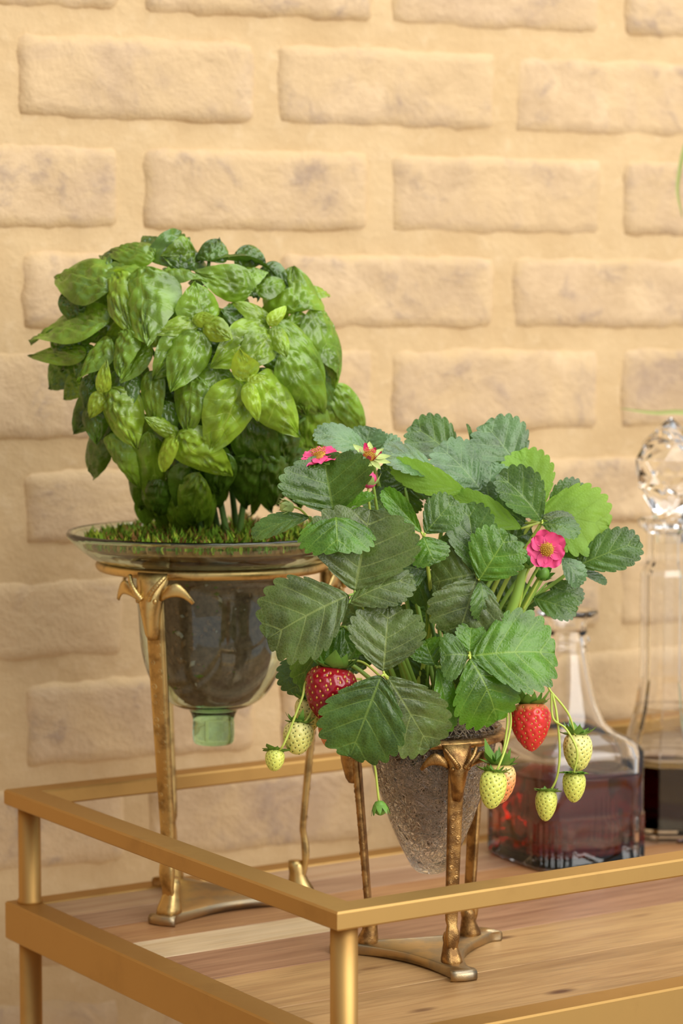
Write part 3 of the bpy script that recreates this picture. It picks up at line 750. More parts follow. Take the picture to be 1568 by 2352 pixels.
# ------------------------------------------------------------------ basil
def basil():
    zt = ZPOT; org = Vector((BX, YB, zt-.012))
    t = thing('basil_plant', org, 'bushy green basil plant with broad drooping leaves in the green glass pot', 'plant')
    def cpx(x, y): return 40+.523*x, 500+.523*y
    def dome(px, py, k=1.0):
        r2 = ((px-430)/390)**2+((py-850)/350)**2
        return -0.098*k*math.sqrt(max(0.03, 1-r2))
    Cw = P(430, 850, YB)
    stems = []
    tips = [(330, 770), (432, 745), (560, 875), (622, 765), (240, 880), (410, 1000), (480, 600), (690, 700), (700, 960), (150, 760), (300, 640), (600, 1010)]
    for i, (px, py) in enumerate(tips):
        e = P(px, py, YB+dome(px, py)*0.80)
        b = Vector((BX+rng.uniform(-.022, .022), YB+rng.uniform(-.022, .022), zt-.012))
        mid = Vector((b.x+(e.x-b.x)*.35, b.y+(e.y-b.y)*.3, (b.z+e.z)/2+.01))
        vs, fs = tube([b, b.lerp(mid, .5)+Vector((0, 0, .008)), mid, e], (.0026, .0013), 8, 18)
        st = mk('stem', vs, fs, M['stem_dark'], t, org); stems.append((st, e))
    def add(bx, by, tx, ty, w, mat, lift=0, fold=.12, droop=.10, curl=.25, nb=None, seed=0, quilt=1.0, tl=0, twist=0):
        b = cpx(bx, by); e = cpx(tx, ty)
        ob, oe = dome(*b), dome(*e)
        B = P(b[0], b[1], YB+ob+.010-lift*.001); T = P(e[0], e[1], YB+oe-lift*.001-tl*.001)
        mid = (B+T)/2; out = (mid-Cw).normalized()
        n = (out*.55+Vector((0, -.80, .30))) if nb is None else Vector(nb)
        axs = (T-B).normalized(); n = Matrix.Rotation(rng.uniform(-.58, .58), 3, axs) @ n
        st = min(stems, key=lambda q: (q[1]-B).length)[0]
        return make_leaf('leaf', B, T, n.normalized(), w*.523/2960, M[mat], st, org, 'basil', fold, droop, curl, .16, seed, quilt, twist)
    UP = (0, -.35, 1)
    L = [  # base, tip, width (pixels of the crop), material, lift
     (715, 225, 742, 42, 250, 'basil_dark', 0), (600, 175, 352, 118, 130, 'basil_mid', 0), (620, 230, 300, 228, 95, 'basil_mid', 4),
     (835, 190, 885, 78, 130, 'basil_dark', 0), (850, 195, 1135, 182, 95, 'basil_dark', 4), (640, 235, 830, 250, 110, 'basil_mid', 3),
     (548, 215, 556, 540, 275, 'basil_mid', 14), (430, 240, 480, 500, 150, 'basil_light', 6), (420, 320, 140, 215, 215, 'basil_mid', 2), (400, 460, 36, 512, 215, 'basil_mid', 6),
     (300, 600, 28, 598, 95, 'basil_mid', 2), (410, 530, 252, 715, 120, 'basil_mid', 6), (470, 490, 445, 700, 140, 'basil_mid', 10),
     (585, 560, 445, 722, 95, 'basil_mid', 12), (745, 510, 600, 705, 150, 'basil_mid', 8), (805, 500, 672, 760, 165, 'basil_mid', 16),
     (800, 450, 590, 510, 80, 'basil_light', 14), (815, 455, 780, 275, 190, 'basil_mid', 8), (1035, 310, 785, 245, 150, 'basil_mid', 4),
     (1100, 455, 900, 400, 160, 'basil_dark', -4), (1115, 465, 968, 365, 95, 'basil_light', 14), (1215, 415, 1215, 200, 250, 'basil_mid', -6),
     (820, 460, 935, 535, 100, 'basil_young', 16), (1110, 485, 860, 640, 190, 'basil_light', 12), (1110, 500, 1000, 660, 150, 'basil_light', 15),
     (1120, 478, 1185, 605, 90, 'basil_light', 17), (1140, 460, 1388, 725, 125, 'basil_mid', 12), (1280, 400, 1425, 750, 190, 'basil_mid', 0),
     (1012, 712, 975, 578, 110, 'basil_young', 26), (1015, 715, 1068, 892, 85, 'basil_young', 27), (985, 705, 852, 1045, 215, 'basil_light', 20),
     (1040, 690, 1250, 968, 195, 'basil_light', 16), (1150, 590, 1375, 905, 175, 'basil_mid', 8), (1385, 740, 1545, 960, 120, 'basil_mid', -10),
     (775, 690, 735, 955, 150, 'basil_mid', 8), (600, 670, 590, 940, 115, 'basil_mid', 8), (405, 745, 512, 1025, 170, 'basil_light', 14),
     (372, 770, 388, 635, 65, 'basil_young', 16), (375, 765, 315, 885, 75, 'basil_young', 17), (705, 950, 942, 1165, 190, 'basil_light', 16),
     (695, 955, 615, 1115, 95, 'basil_young', 18), (705, 955, 560, 880, 70, 'basil_light', 14), (372, 940, 298, 1170, 125, 'basil_dark', -4),
     (405, 950, 520, 1210, 130, 'basil_mid', 4), (575, 940, 628, 1345, 130, 'basil_mid', 8), (700, 1040, 775, 1245, 170, 'basil_dark', 2),
     (850, 1150, 838, 1425, 60, 'basil_mid', -2), (1000, 870, 1115, 1180, 190, 'basil_dark', 2), (1260, 810, 1320, 1110, 170, 'basil_mid', -6),
     (325, 690, 290, 835, 75, 'basil_dark', 0), (340, 820, 350, 1000, 110, 'basil_dark', 2), (1150, 900, 1180, 1110, 150, 'basil_dark', -2),
     (770, 455, 860, 430, 60, 'basil_young', 18), (1100, 470, 1190, 395, 60, 'basil_young', 18), (1010, 700, 1095, 700, 60, 'basil_young', 28),
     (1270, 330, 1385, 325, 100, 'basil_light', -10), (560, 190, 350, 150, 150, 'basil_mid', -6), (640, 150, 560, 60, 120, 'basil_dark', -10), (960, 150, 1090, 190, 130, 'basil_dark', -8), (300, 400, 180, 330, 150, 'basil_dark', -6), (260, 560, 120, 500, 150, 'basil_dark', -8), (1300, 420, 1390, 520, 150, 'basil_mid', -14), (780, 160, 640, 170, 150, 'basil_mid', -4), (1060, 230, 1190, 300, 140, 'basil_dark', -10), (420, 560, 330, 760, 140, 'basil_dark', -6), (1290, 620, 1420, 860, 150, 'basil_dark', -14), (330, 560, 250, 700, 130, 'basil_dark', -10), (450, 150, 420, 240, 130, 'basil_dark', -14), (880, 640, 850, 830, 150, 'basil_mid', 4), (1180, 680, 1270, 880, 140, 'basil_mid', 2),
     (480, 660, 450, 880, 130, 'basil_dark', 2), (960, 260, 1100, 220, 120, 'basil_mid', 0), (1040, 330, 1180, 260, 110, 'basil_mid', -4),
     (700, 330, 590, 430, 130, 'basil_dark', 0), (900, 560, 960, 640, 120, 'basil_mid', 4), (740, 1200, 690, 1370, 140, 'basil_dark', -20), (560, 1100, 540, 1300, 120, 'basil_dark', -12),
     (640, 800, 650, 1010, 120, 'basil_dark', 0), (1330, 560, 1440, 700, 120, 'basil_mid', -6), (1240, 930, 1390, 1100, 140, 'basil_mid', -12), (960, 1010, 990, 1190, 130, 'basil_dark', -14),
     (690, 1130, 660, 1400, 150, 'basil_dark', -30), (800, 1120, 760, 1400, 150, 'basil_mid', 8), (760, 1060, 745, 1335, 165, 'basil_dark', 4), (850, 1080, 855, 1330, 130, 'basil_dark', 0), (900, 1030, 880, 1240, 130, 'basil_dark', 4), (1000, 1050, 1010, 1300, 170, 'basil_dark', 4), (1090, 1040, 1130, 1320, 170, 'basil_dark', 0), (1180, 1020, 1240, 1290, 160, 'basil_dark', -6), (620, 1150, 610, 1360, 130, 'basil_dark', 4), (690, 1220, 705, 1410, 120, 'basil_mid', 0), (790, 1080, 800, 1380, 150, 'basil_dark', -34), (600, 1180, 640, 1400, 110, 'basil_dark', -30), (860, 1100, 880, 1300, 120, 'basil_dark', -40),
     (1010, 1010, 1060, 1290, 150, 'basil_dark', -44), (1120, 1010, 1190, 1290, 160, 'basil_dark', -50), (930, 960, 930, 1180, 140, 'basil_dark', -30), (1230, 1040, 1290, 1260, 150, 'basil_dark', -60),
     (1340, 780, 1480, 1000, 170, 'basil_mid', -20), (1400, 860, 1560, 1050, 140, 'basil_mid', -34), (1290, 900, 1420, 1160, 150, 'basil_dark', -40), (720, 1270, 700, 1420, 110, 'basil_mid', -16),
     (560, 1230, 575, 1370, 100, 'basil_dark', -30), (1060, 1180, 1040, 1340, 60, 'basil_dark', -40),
    ]
    for i, (bx, by, tx, ty, w, mt, lf) in enumerate(L):
        up = by < 300 and w < 140
        add(bx, by, tx, ty, w*1.06, mt, lf+rng.uniform(-5, 5), fold=rng.uniform(-.10, .30), droop=rng.uniform(.06, .26), curl=rng.uniform(.2, .9), nb=(0.0, -.6, .9) if up else None, seed=i+1, twist=rng.uniform(-.25, .25))
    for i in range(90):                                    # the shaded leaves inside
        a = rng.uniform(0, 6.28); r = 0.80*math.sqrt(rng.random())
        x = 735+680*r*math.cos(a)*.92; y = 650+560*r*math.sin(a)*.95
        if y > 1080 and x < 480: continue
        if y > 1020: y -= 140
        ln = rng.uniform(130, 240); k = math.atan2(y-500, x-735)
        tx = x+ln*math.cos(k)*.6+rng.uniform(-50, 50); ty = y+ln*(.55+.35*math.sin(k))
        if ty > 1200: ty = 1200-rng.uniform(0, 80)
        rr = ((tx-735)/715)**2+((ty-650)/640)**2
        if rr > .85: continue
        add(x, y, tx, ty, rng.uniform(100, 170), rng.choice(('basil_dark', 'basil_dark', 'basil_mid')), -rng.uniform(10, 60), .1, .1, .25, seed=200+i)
basil()

# ------------------------------------------------------------------ strawberry plant
def strawberry():
    zc = ZRS+.012; org = Vector((SX, YS, zc))
    t = thing('strawberry_plant', org, 'strawberry plant with toothed leaves, pink flowers and hanging fruit in the crackle glass cone', 'plant')
    CR = Vector((SX, YS, zc))
    CAMP = Vector((0, 0, CAMZ))
    def PT(px, py, off): return P(px, py, YS+off*.001)
    def trifoliate(join, leaves, mat_p='stem', mid=None, crown=None):
        J = PT(*join)
        c = CR+Vector((rng.uniform(-.016, .016), rng.uniform(-.014, .014), -.002)) if crown is None else PT(*crown)
        if mid is None:
            m = c.lerp(J, .55)+Vector((0, .004, .012))
        else: m = PT(*mid)
        vs, fs = tube([c, m, J], (.0019, .0012), 8, 16)
        lf = mk('leaf', vs, fs, M[mat_p], t, org)
        for (b, e, w, mt, kw) in leaves:
            kw = dict(kw)
            B, T = PT(*b), PT(*e)
            n = Vector(kw.pop('n', (0, -1, .35)))
            wm = 1.16*w/ppm(B.y*.5+T.y*.5)
            make_leaf('leaflet', B, T, n.normalized(), wm, M[mt], lf, org, 'straw', seed=rng.randint(1, 9999), **kw)
            if (B-J).length > .0012:
                vs, fs = tube([J, B], .0009, 6, 3); mk('leaflet_stalk', vs, fs, M[mat_p], lf, org)
    K = dict
    # A upper left
    trifoliate((771, 1184, -52), [
        ((767, 1179, -53), (742, 1045, -50), 185, 'straw_dark', K(fold=.38, droop=.10, n=(-.15, -1, .35))),
        ((770, 1181, -54), (775, 1240, -84), 150, 'straw_green', K(fold=-.12, droop=.28, curl=.2, n=(0, -.55, 1))),
        ((777, 1180, -53), (856, 1136, -56), 42, 'straw_green', K(fold=.3, n=(.2, -.6, 1)))])
    trifoliate((712, 1188, -46), [
        ((708, 1188, -47), (578, 1222, -52), 62, 'straw_dark', K(fold=.12, droop=.10, n=(0, -.7, .9)))])
    trifoliate((800, 1150, -40), [((800, 1165, -42), (812, 1035, -40), 62, 'straw_dark', K(fold=.35, droop=.05, n=(.7, -1, .2)))])
    # B large centre left
    trifoliate((814, 1364, -70), [
        ((815, 1356, -70), (850, 1170, -62), 218, 'straw_olive', K(fold=.18, droop=.06, n=(-.05, -1, .25))),
        ((800, 1368, -71), (610, 1462, -78), 178, 'straw_olive', K(fold=.16, droop=.10, n=(-.1, -1, .45))),
        ((800, 1386, -74), (942, 1318, -76), 92, 'straw_olive', K(fold=-.10, droop=.12, curl=.15, n=(0, -.8, .8)))], mid=(905, 1480, -35))
    # C front bottom
    trifoliate((882, 1549, -84), [
        ((880, 1541, -84), (893, 1393, -78), 150, 'straw_olive', K(fold=.10, droop=.08, n=(0, -1, .2))),
        ((875, 1553, -85), (803, 1740, -88), 172, 'straw_dark', K(fold=.08, droop=.08, n=(0, -1, .15))),
        ((891, 1556, -80), (992, 1722, -72), 142, 'straw_olive', K(fold=.10, droop=.08, n=(.1, -1, .15)))], 'stem_yellow', mid=(915, 1590, -60))
    # D beside C
    trifoliate((1003, 1532, -52), [
        ((1005, 1535, -54), (1030, 1684, -62), 62, 'straw_green', K(fold=.25, droop=.15, n=(.55, -1, .2))),
        ((998, 1528, -52), (975, 1470, -46), 74, 'straw_green', K(fold=.15, n=(-.2, -1, .3)))])
    # E right
    trifoliate((1079, 1506, -58), [
        ((1082, 1507, -58), (1277, 1492, -52), 172, 'straw_green', K(fold=.12, droop=.12, curl=.05, n=(.1, -1, .5))),
        ((1079, 1514, -60), (1152, 1652, -66), 148, 'straw_green', K(fold=-.05, droop=.25, curl=.2, n=(.15, -1, .45))),
        ((1074, 1506, -60), (1016, 1502, -66), 100, 'straw_dark', K(fold=-.1, droop=.22, curl=.2, n=(-.3, -1, .5))),
        ((1078, 1498, -54), (1082, 1432, -46), 60, 'straw_green', K(fold=.2))], 'stem_yellow')
    # F centre
    trifoliate((1096, 1323, -40), [
        ((1094, 1326, -40), (1052, 1462, -48), 150, 'straw_olive', K(fold=.10, droop=.12, n=(0, -1, .25))),
        ((1092, 1318, -38), (990, 1338, -32), 150, 'straw_olive', K(fold=.10, droop=.10, n=(-.1, -1, .3))),
        ((1100, 1332, -44), (1168, 1226, -46), 118, 'straw_green', K(fold=.05, droop=.10, n=(.1, -1, .35))),
        ((1094, 1314, -38), (1074, 1156, -30), 98, 'straw_dark', K(fold=.2, droop=.05, n=(.05, -1, .1))),
        ((1102, 1335, -42), (1112, 1420, -50), 60, 'straw_dark', K(fold=.1, droop=.2, n=(.5, -1, .4)))], 'stem_yellow', mid=(1080, 1450, -28))
    # G small upper centre
    trifoliate((973, 1232, -46), [
        ((976, 1224, -46), (1044, 1146, -44), 78, 'straw_dark', K(fold=.12, droop=.08, curl=.1, n=(.1, -1, .3))),
        ((967, 1222, -45), (880, 1124, -40), 44, 'straw_green', K(fold=.30, n=(-.3, -1, .4))),
        ((972, 1234, -47), (998, 1292, -54), 82, 'straw_green', K(fold=-.06, droop=.15, curl=.15, n=(0, -1, .5)))], 'stem_yellow', mid=(990, 1430, -10))
    # H top centre
    trifoliate((1068, 1130, 4), [
        ((1004, 1092, -6), (884, 1028, -14), 100, 'straw_blue', K(fold=.0, droop=.10, n=(.1, -.6, 1))),
        ((1070, 1130, -8), (905, 1074, -22), 62, 'straw_young', K(fold=.05, droop=.15, n=(.3, -1, -.3)))])
    # I pale bluish, sky sheen in its colour
    trifoliate((1120, 1130, 18), [
        ((1105, 1128, 10), (1012, 1020, 14), 112, 'straw_blue', K(fold=.10, droop=.08, n=(0, -.8, .9))),
        ((1122, 1128, 12), (1130, 1060, 20), 80, 'straw_blue', K(fold=.15, n=(.1, -.9, .6)))])
    # J, K back
    trifoliate((1045, 1056, 48), [
        ((1050, 1056, 45), (948, 972, 48), 100, 'straw_dark', K(fold=.1, droop=.1, n=(0, -.9, .6))),
        ((1078, 1050, 46), (1076, 974, 44), 20, 'straw_dark', K(fold=.4, n=(1, -.5, .2)))])
    trifoliate((1200, 1078, 46), [
        ((1196, 1082, 40), (1116, 970, 44), 122, 'straw_blue', K(fold=.08, droop=.10, n=(.1, -1, .5))),
        ((1205, 1080, 42), (1242, 1052, 46), 50, 'straw_blue', K(fold=.1, n=(.3, -1, .5)))])
    trifoliate((1240, 1180, 30), [((1255, 1180, 28), (1345, 1120, 30), 78, 'straw_dark', K(fold=.1, n=(.2, -1, .3)))])
    # L back-lit pale leaf
    trifoliate((1232, 1180, 20), [
        ((1234, 1176, 14), (1399, 1206, 8), 142, 'straw_young', K(fold=.06, droop=.10, n=(.1, -1, .25))),
        ((1240, 1172, 18), (1194, 1034, 24), 104, 'straw_young', K(fold=.08, droop=.08, n=(.1, -1, .2)))], 'stem_yellow')
    # M folded, N dark
    trifoliate((1245, 1198, -6), [
        ((1243, 1196, -8), (1153, 1086, -14), 96, 'straw_dark', K(fold=.45, droop=.12, n=(.25, -1, .45))),
        ((1205, 1202, -2), (1104, 1128, 2), 90, 'straw_dark', K(fold=.1, droop=.1, n=(-.1, -1, .4))),
        ((1196, 1214, -10), (1048, 1140, -18), 58, 'straw_young', K(fold=.05, droop=.18, n=(.25, -1, -.2))),
        ((1244, 1204, -8), (1326, 1218, -22), 58, 'straw_dark', K(fold=.1, droop=.15, n=(0, -.7, 1))),
        ((1240, 1188, 2), (1318, 1192, -4), 40, 'straw_olive', K(fold=.1, droop=.1, n=(0, -.7, 1)))], 'stem_yellow')
    # P right
    trifoliate((1322, 1302, 6), [
        ((1326, 1300, 4), (1468, 1240, 0), 88, 'straw_dark', K(fold=.06, droop=.08, n=(.1, -1, .5))),
        ((1330, 1312, 8), (1394, 1336, 6), 30, 'straw_blue', K(fold=.1, n=(0, -.7, 1))),
        ((1290, 1282, -8), (1338, 1338, -14), 52, 'straw_blue', K(fold=.1, droop=.2, n=(.3, -1, .6)))])
    # Q lower right
    trifoliate((1225, 1372, 2), [
        ((1224, 1374, 0), (1322, 1402, -10), 62, 'straw_dark', K(fold=.15, droop=.12, n=(.1, -1, .4))),
        ((1255, 1340, 10), (1338, 1376, 4), 50, 'straw_dark', K(fold=.1, droop=.1, n=(.1, -1, .5)))])
    trifoliate((1255, 1250, 20), [((1258, 1250, 18), (1330, 1255, 12), 70, 'straw_dark', K(fold=.15, n=(.3, -1, .2))), ((1290, 1230, 24), (1360, 1290, 20), 56, 'straw_dark', K(fold=.1, n=(.1, -1, .2)))])
    # R left, below B
    trifoliate((792, 1440, -40), [
        ((790, 1442, -42), (676, 1562, -52), 86, 'straw_green', K(fold=-.05, droop=.22, curl=.2, n=(-.25, -1, .4))),
        ((780, 1440, -36), (812, 1512, -40), 70, 'straw_green', K(fold=.2, n=(.2, -1, .3)))])
    trifoliate((700, 1500, -20), [((712, 1490, -20), (672, 1596, -26), 92, 'straw_dark', K(fold=.05, droop=.12, n=(-.2, -1, .3)))])
    # S back left
    trifoliate((850, 1042, 20), [
        ((850, 1042, 16), (728, 984, 10), 78, 'straw_blue', K(fold=.05, droop=.12, n=(0, -.7, .9))),
        ((846, 1040, 24), (922, 1018, 22), 74, 'straw_blue', K(fold=.05, droop=.1, n=(0, -.7, .9))),
        ((838, 1038, 24), (850, 980, 28), 74, 'straw_blue', K(fold=.1, n=(0, -.8, .8)))])
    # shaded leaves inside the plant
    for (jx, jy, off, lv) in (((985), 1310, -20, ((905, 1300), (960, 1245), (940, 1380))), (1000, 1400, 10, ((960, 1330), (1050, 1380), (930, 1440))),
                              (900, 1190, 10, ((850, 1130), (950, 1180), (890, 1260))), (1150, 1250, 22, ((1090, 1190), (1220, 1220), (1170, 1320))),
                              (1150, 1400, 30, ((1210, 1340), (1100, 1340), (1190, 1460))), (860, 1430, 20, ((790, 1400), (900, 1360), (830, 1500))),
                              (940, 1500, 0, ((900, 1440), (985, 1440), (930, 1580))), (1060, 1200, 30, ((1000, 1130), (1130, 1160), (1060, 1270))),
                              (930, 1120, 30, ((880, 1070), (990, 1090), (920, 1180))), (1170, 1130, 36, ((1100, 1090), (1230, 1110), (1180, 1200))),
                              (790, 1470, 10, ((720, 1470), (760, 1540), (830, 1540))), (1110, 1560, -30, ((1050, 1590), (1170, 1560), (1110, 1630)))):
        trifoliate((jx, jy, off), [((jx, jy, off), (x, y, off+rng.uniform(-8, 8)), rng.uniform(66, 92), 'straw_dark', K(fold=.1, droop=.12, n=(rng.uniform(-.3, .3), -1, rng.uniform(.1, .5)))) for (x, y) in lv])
    # bare flower stalks and thick stems that show through
    for pts, r, mt in (([(1120, 1620, 0), (1150, 1470, -12), (1185, 1370, -16), (1205, 1300, -16)], (.0042, .0034), 'stem'), ([(1130, 1600, 10), (1180, 1440, 0), (1240, 1330, -4), (1262, 1285, -10)], (.0030, .0022), 'stem'),
                       ([(1020, 1600, 0), (980, 1480, 0), (960, 1400, 5), (955, 1310, 10)], (.0018, .0014), 'stem_dark'), ([(1000, 1600, -10), (1000, 1480, -12), (975, 1370, -10), (970, 1240, -30)], (.0016, .0012), 'stem_dark'),
                       ([(1030, 1600, 4), (1035, 1500, 6), (1010, 1420, 6), (1000, 1300, 10)], (.0017, .0013), 'stem_dark')):
        vs, fs = tube([PT(*p) for p in pts], r, 10, 20); mk('stem', vs, fs, M[mt], t, org)

    # ---- fruit
    def sepals(b, c, ax, r, n, ln, lift, rs, wd=.40):
        """ring of pointed sepals round axis ax at c"""
        x = ax.orthogonal().normalized(); y = ax.cross(x)
        for i in range(n):
            a = 2*math.pi*i/n+rs.uniform(-.2, .2); e = x*math.cos(a)+y*math.sin(a); s = ax.cross(e)
            L = ln*rs.uniform(.75, 1.15); up = lift*rs.uniform(.3, 1.3); w = L*wd
            v = []; f = []
            for k in range(6):
                q = k/5; ww = w*(math.sin(math.pi*(0.18+.82*q))**.9) if k < 5 else 0.00005
                m = c+e*(r*.25+L*q)-ax*(up*L*q*q*1.0-.12*L*q)
                v += [m-s*ww-ax*ww*.25, m+ax*0.0003, m+s*ww-ax*ww*.25]
            for k in range(5):
                a0 = k*3; f += [(a0, a0+1, a0+4, a0+3), (a0+1, a0+2, a0+5, a0+4)]
            b.add(v, f)
    def fruit(px, py, off, wpx, hpx, axis, mt, seedm, stem, label, nseed=120, cal=1.0, lift=.9, calm='sepal', seed=0, taper=.55):
        rs = random.Random(seed)
        c = PT(px, py, off); k = 1/ppm(c.y); R = wpx*k/2; Hh = hpx*k
        ax = Vector(axis).normalized(); x = ax.orthogonal().normalized(); y = ax.cross(x)
        o = c-ax*(Hh/2)                                       # shoulder end
        ns_, nf = 60, 72
        s = np.linspace(0, 1, ns_+1); pr = np.clip(1-s, 0, 1)**taper*(s+.004)**.30
        pr = pr/pr.max()*R; pr[0] = pr[1]*.25
        zz = (s**1.05)*Hh; zz[0] = zz[1]+Hh*.02
        ph = np.linspace(0, 2*np.pi, nf, endpoint=False)
        S, PH = np.meshgrid(s, ph, indexing='ij')
        r = np.interp(S, s, pr); z = np.interp(S, s, zz)
        bumpy = 1+0.03*np.sin(3*PH+seed)+0.02*np.sin(2*PH+seed*2)*S
        r = r*bumpy
        # dimples
        area_ = np.cumsum(pr); area_ = area_/area_[-1]
        sd = []
        for i in range(nseed):
            u = (i+.5)/nseed; ss = float(np.interp(u, area_, s)); aa = i*2.399963+rs.uniform(-.12, .12)
            if ss < .05 or ss > .985: continue
            sd.append((ss, aa % (2*np.pi)))
        X = r*np.cos(PH); Y = r*np.sin(PH)
        dim = np.zeros_like(r); sig = R*.092
        for (ss, aa) in sd:
            rr = float(np.interp(ss, s, pr)); q = np.array([rr*math.cos(aa), rr*math.sin(aa), float(np.interp(ss, s, zz))])
            dim += np.exp(-((X-q[0])**2+(Y-q[1])**2+(z-q[2])**2)/(sig*sig))
        r2 = r-np.clip(dim, 0, 1.1)*R*.085
        X = r2*np.cos(PH); Y = r2*np.sin(PH)
        Wv = X[..., None]*np.array(x[:])+Y[..., None]*np.array(y[:])+z[..., None]*np.array(ax[:])+np.array(o[:])
        f = []
        for i in range(ns_):
            for j in range(nf):
                a = i*nf+j; b2 = i*nf+(j+1) % nf; f.append((a, b2, b2+nf, a+nf))
        f.append(tuple(range(nf))[::-1])
        uv = np.stack([PH/(2*np.pi), S], -1).reshape(-1, 2)
        body = mk('strawberry', Wv.reshape(-1, 3).tolist(), f, M[mt], t, org, uv=uv, label=label)
        b = MB()
        for (ss, aa) in sd:
            rr = float(np.interp(ss, s, pr))*(1+0.03*math.sin(3*aa+seed)+0.02*math.sin(2*aa+seed*2)*ss)-R*.066
            e = x*math.cos(aa)+y*math.sin(aa); p = o+e*rr+ax*float(np.interp(ss, s, zz)); tg = ax.cross(e)
            a1, a2, a3 = R*.052, R*.092, R*.044
            b.add([p+e*a3, p+tg*a1, p+ax*a2, p-tg*a1, p-ax*a2, p-e*a3], [(0, 1, 2), (0, 2, 3), (0, 3, 4), (0, 4, 1), (5, 2, 1), (5, 3, 2), (5, 4, 3), (5, 1, 4)])
        b.build('seeds', M[seedm], body, org, kind='stuff')
        cb = MB(); sepals(cb, o+ax*(Hh*.035), ax, R, 9, R*1.05*cal, lift, rs)
        sepals(cb, o+ax*(Hh*.025), ax, R, 6, R*.8*cal, lift*1.5, rs, .26)
        cb.build('calyx', M[calm], body, org)
        if stem:
            pts = [PT(*p) for p in stem]+[o+ax*.0005]
            vs, fs = tube(pts, (.00085, .00075), 8, 8*len(pts)); mk('fruit_stem', vs, fs, M['stem_yellow'], t, org)
        return body
    fruit(756, 1594, -66, 122, 128, (-.15, -.1, -1), 'fruit_red', 'seed_gold', [(880, 1560, -30), (830, 1520, -50), (778, 1522, -62)], 'deep red ripe strawberry', 150, .8, seed=1)
    fruit(762, 1676, -50, 70, 90, (-.1, 0, -1), 'fruit_orange', 'seed_gold', [(860, 1590, -30), (790, 1600, -45)], 'orange half-ripe strawberry behind a leaf', 100, .7, seed=2)
    fruit(708, 1642, -52, 64, 82, (.05, 0, -1), 'fruit_pale', 'seed_green', [(830, 1560, -30), (740, 1560, -50)], 'pale unripe strawberry under the ripe red one', 100, .8, seed=3)
    fruit(684, 1696, -70, 72, 76, (-.12, -.25, -1), 'fruit_pale', 'seed_green', [(800, 1580, -40), (735, 1610, -62), (703, 1655, -70)], 'plump pale yellow strawberry at left', 105, .85, lift=.7, seed=4, taper=.5)
    fruit(631, 1747, -76, 46, 50, (-.1, -.35, -1), 'fruit_lime', 'seed_green', [(800, 1570, -50), (712, 1560, -66), (693, 1605, -74), (660, 1690, -80), (646, 1718, -80)], 'tiny green-yellow strawberry, lowest at left', 70, 1.25, lift=.35, seed=5, taper=.5)
    fruit(1219, 1671, -30, 96, 112, (.02, -.2, -1), 'fruit_scarlet', 'seed_gold', [(1120, 1590, -20), (1180, 1568, -30), (1222, 1585, -32)], 'bright scarlet strawberry at right', 135, .85, lift=1.0, seed=6, taper=.66)
    fruit(1146, 1800, -62, 76, 96, (-.05, 0, -1), 'fruit_orange', 'seed_green', [(1110, 1580, -24), (1145, 1580, -28), (1164, 1640, -42), (1160, 1700, -56)], 'peach-coloured strawberry behind the lime one', 110, 1.0, lift=1.2, seed=7)
    fruit(1130, 1814, -78, 64, 90, (-.10, -.15, -1), 'fruit_lime', 'seed_green', [(1110, 1590, -24), (1148, 1580, -30), (1172, 1640, -50), (1166, 1700, -72), (1144, 1762, -82)], 'lime yellow strawberry hanging before the brass leg', 110, .95, lift=.5, seed=8, taper=.5)
    fruit(1326, 1728, -34, 68, 88, (.04, -.1, -1), 'fruit_pale', 'seed_green', [(1120, 1590, -20), (1235, 1560, -34), (1266, 1590, -40), (1305, 1640, -40), (1321, 1690, -38)], 'pale yellow strawberry, upper right of the hanging cluster', 110, .95, lift=.9, seed=9, taper=.5)
    fruit(1318, 1808, -48, 54, 72, (-.02, -.1, -1), 'fruit_lime', 'seed_green', [(1266, 1592, -40), (1270, 1650, -44), (1300, 1675, -50), (1325, 1725, -54), (1318, 1772, -52)], 'yellow-green strawberry below the upper pale one', 90, 1.1, lift=.15, seed=10)
    fruit(1254, 1850, -46, 52, 74, (-.06, -.1, -1), 'fruit_lime', 'seed_green', [(1268, 1592, -40), (1278, 1640, -44), (1285, 1720, -48), (1280, 1780, -48), (1266, 1812, -47)], 'yellow-green strawberry hanging lowest at right', 90, 1.0, lift=.35, seed=11)
    # green bud that hangs by the cone, small bract pieces
    def bud(px, py, off, rpx, axis, stem, name='flower_bud', pink=False, mt='sepal', label=None):
        c = PT(px, py, off); R = rpx/ppm(c.y); ax = Vector(axis).normalized(); rs = random.Random(int(px))
        x = ax.orthogonal().normalized(); y = ax.cross(x)
        b = MB(); pr = [(.05, -.9), (.55, -.8), (.92, -.35), (1.0, .1), (.8, .7), (.4, 1.05), (.02, 1.15)]
        rings = [[c+x*(R*a*math.cos(q))+y*(R*a*math.sin(q))+ax*(R*z) for q in [2*math.pi*j/12 for j in range(12)]] for a, z in pr]
        b.add(*rings_mesh(rings))
        o = b.build(name, M['petal'] if pink else M[mt], t, org, label=label)
        cb = MB()
        for i in range(9):
            a = 2*math.pi*i/9; e = x*math.cos(a)+y*math.sin(a); s = ax.cross(e); v = []; f = []
            fl = rs.uniform(.0, .5)
            for k in range(6):
                q = k/5; ww = R*.42*math.sin(math.pi*(.2+.8*q)) if k < 5 else .00004
                z = -.85+1.9*q; rr = 1.08*math.sin(math.pi*min(.55, .12+.5*q))+fl*q*q
                m = c+e*(R*rr)+ax*(R*z); v += [m-s*ww, m+e*(R*.05), m+s*ww]
            for k in range(5): a0 = k*3; f += [(a0, a0+1, a0+4, a0+3), (a0+1, a0+2, a0+5, a0+4)]
            cb.add(v, f)
        cb.build('calyx', M[mt], o, org)
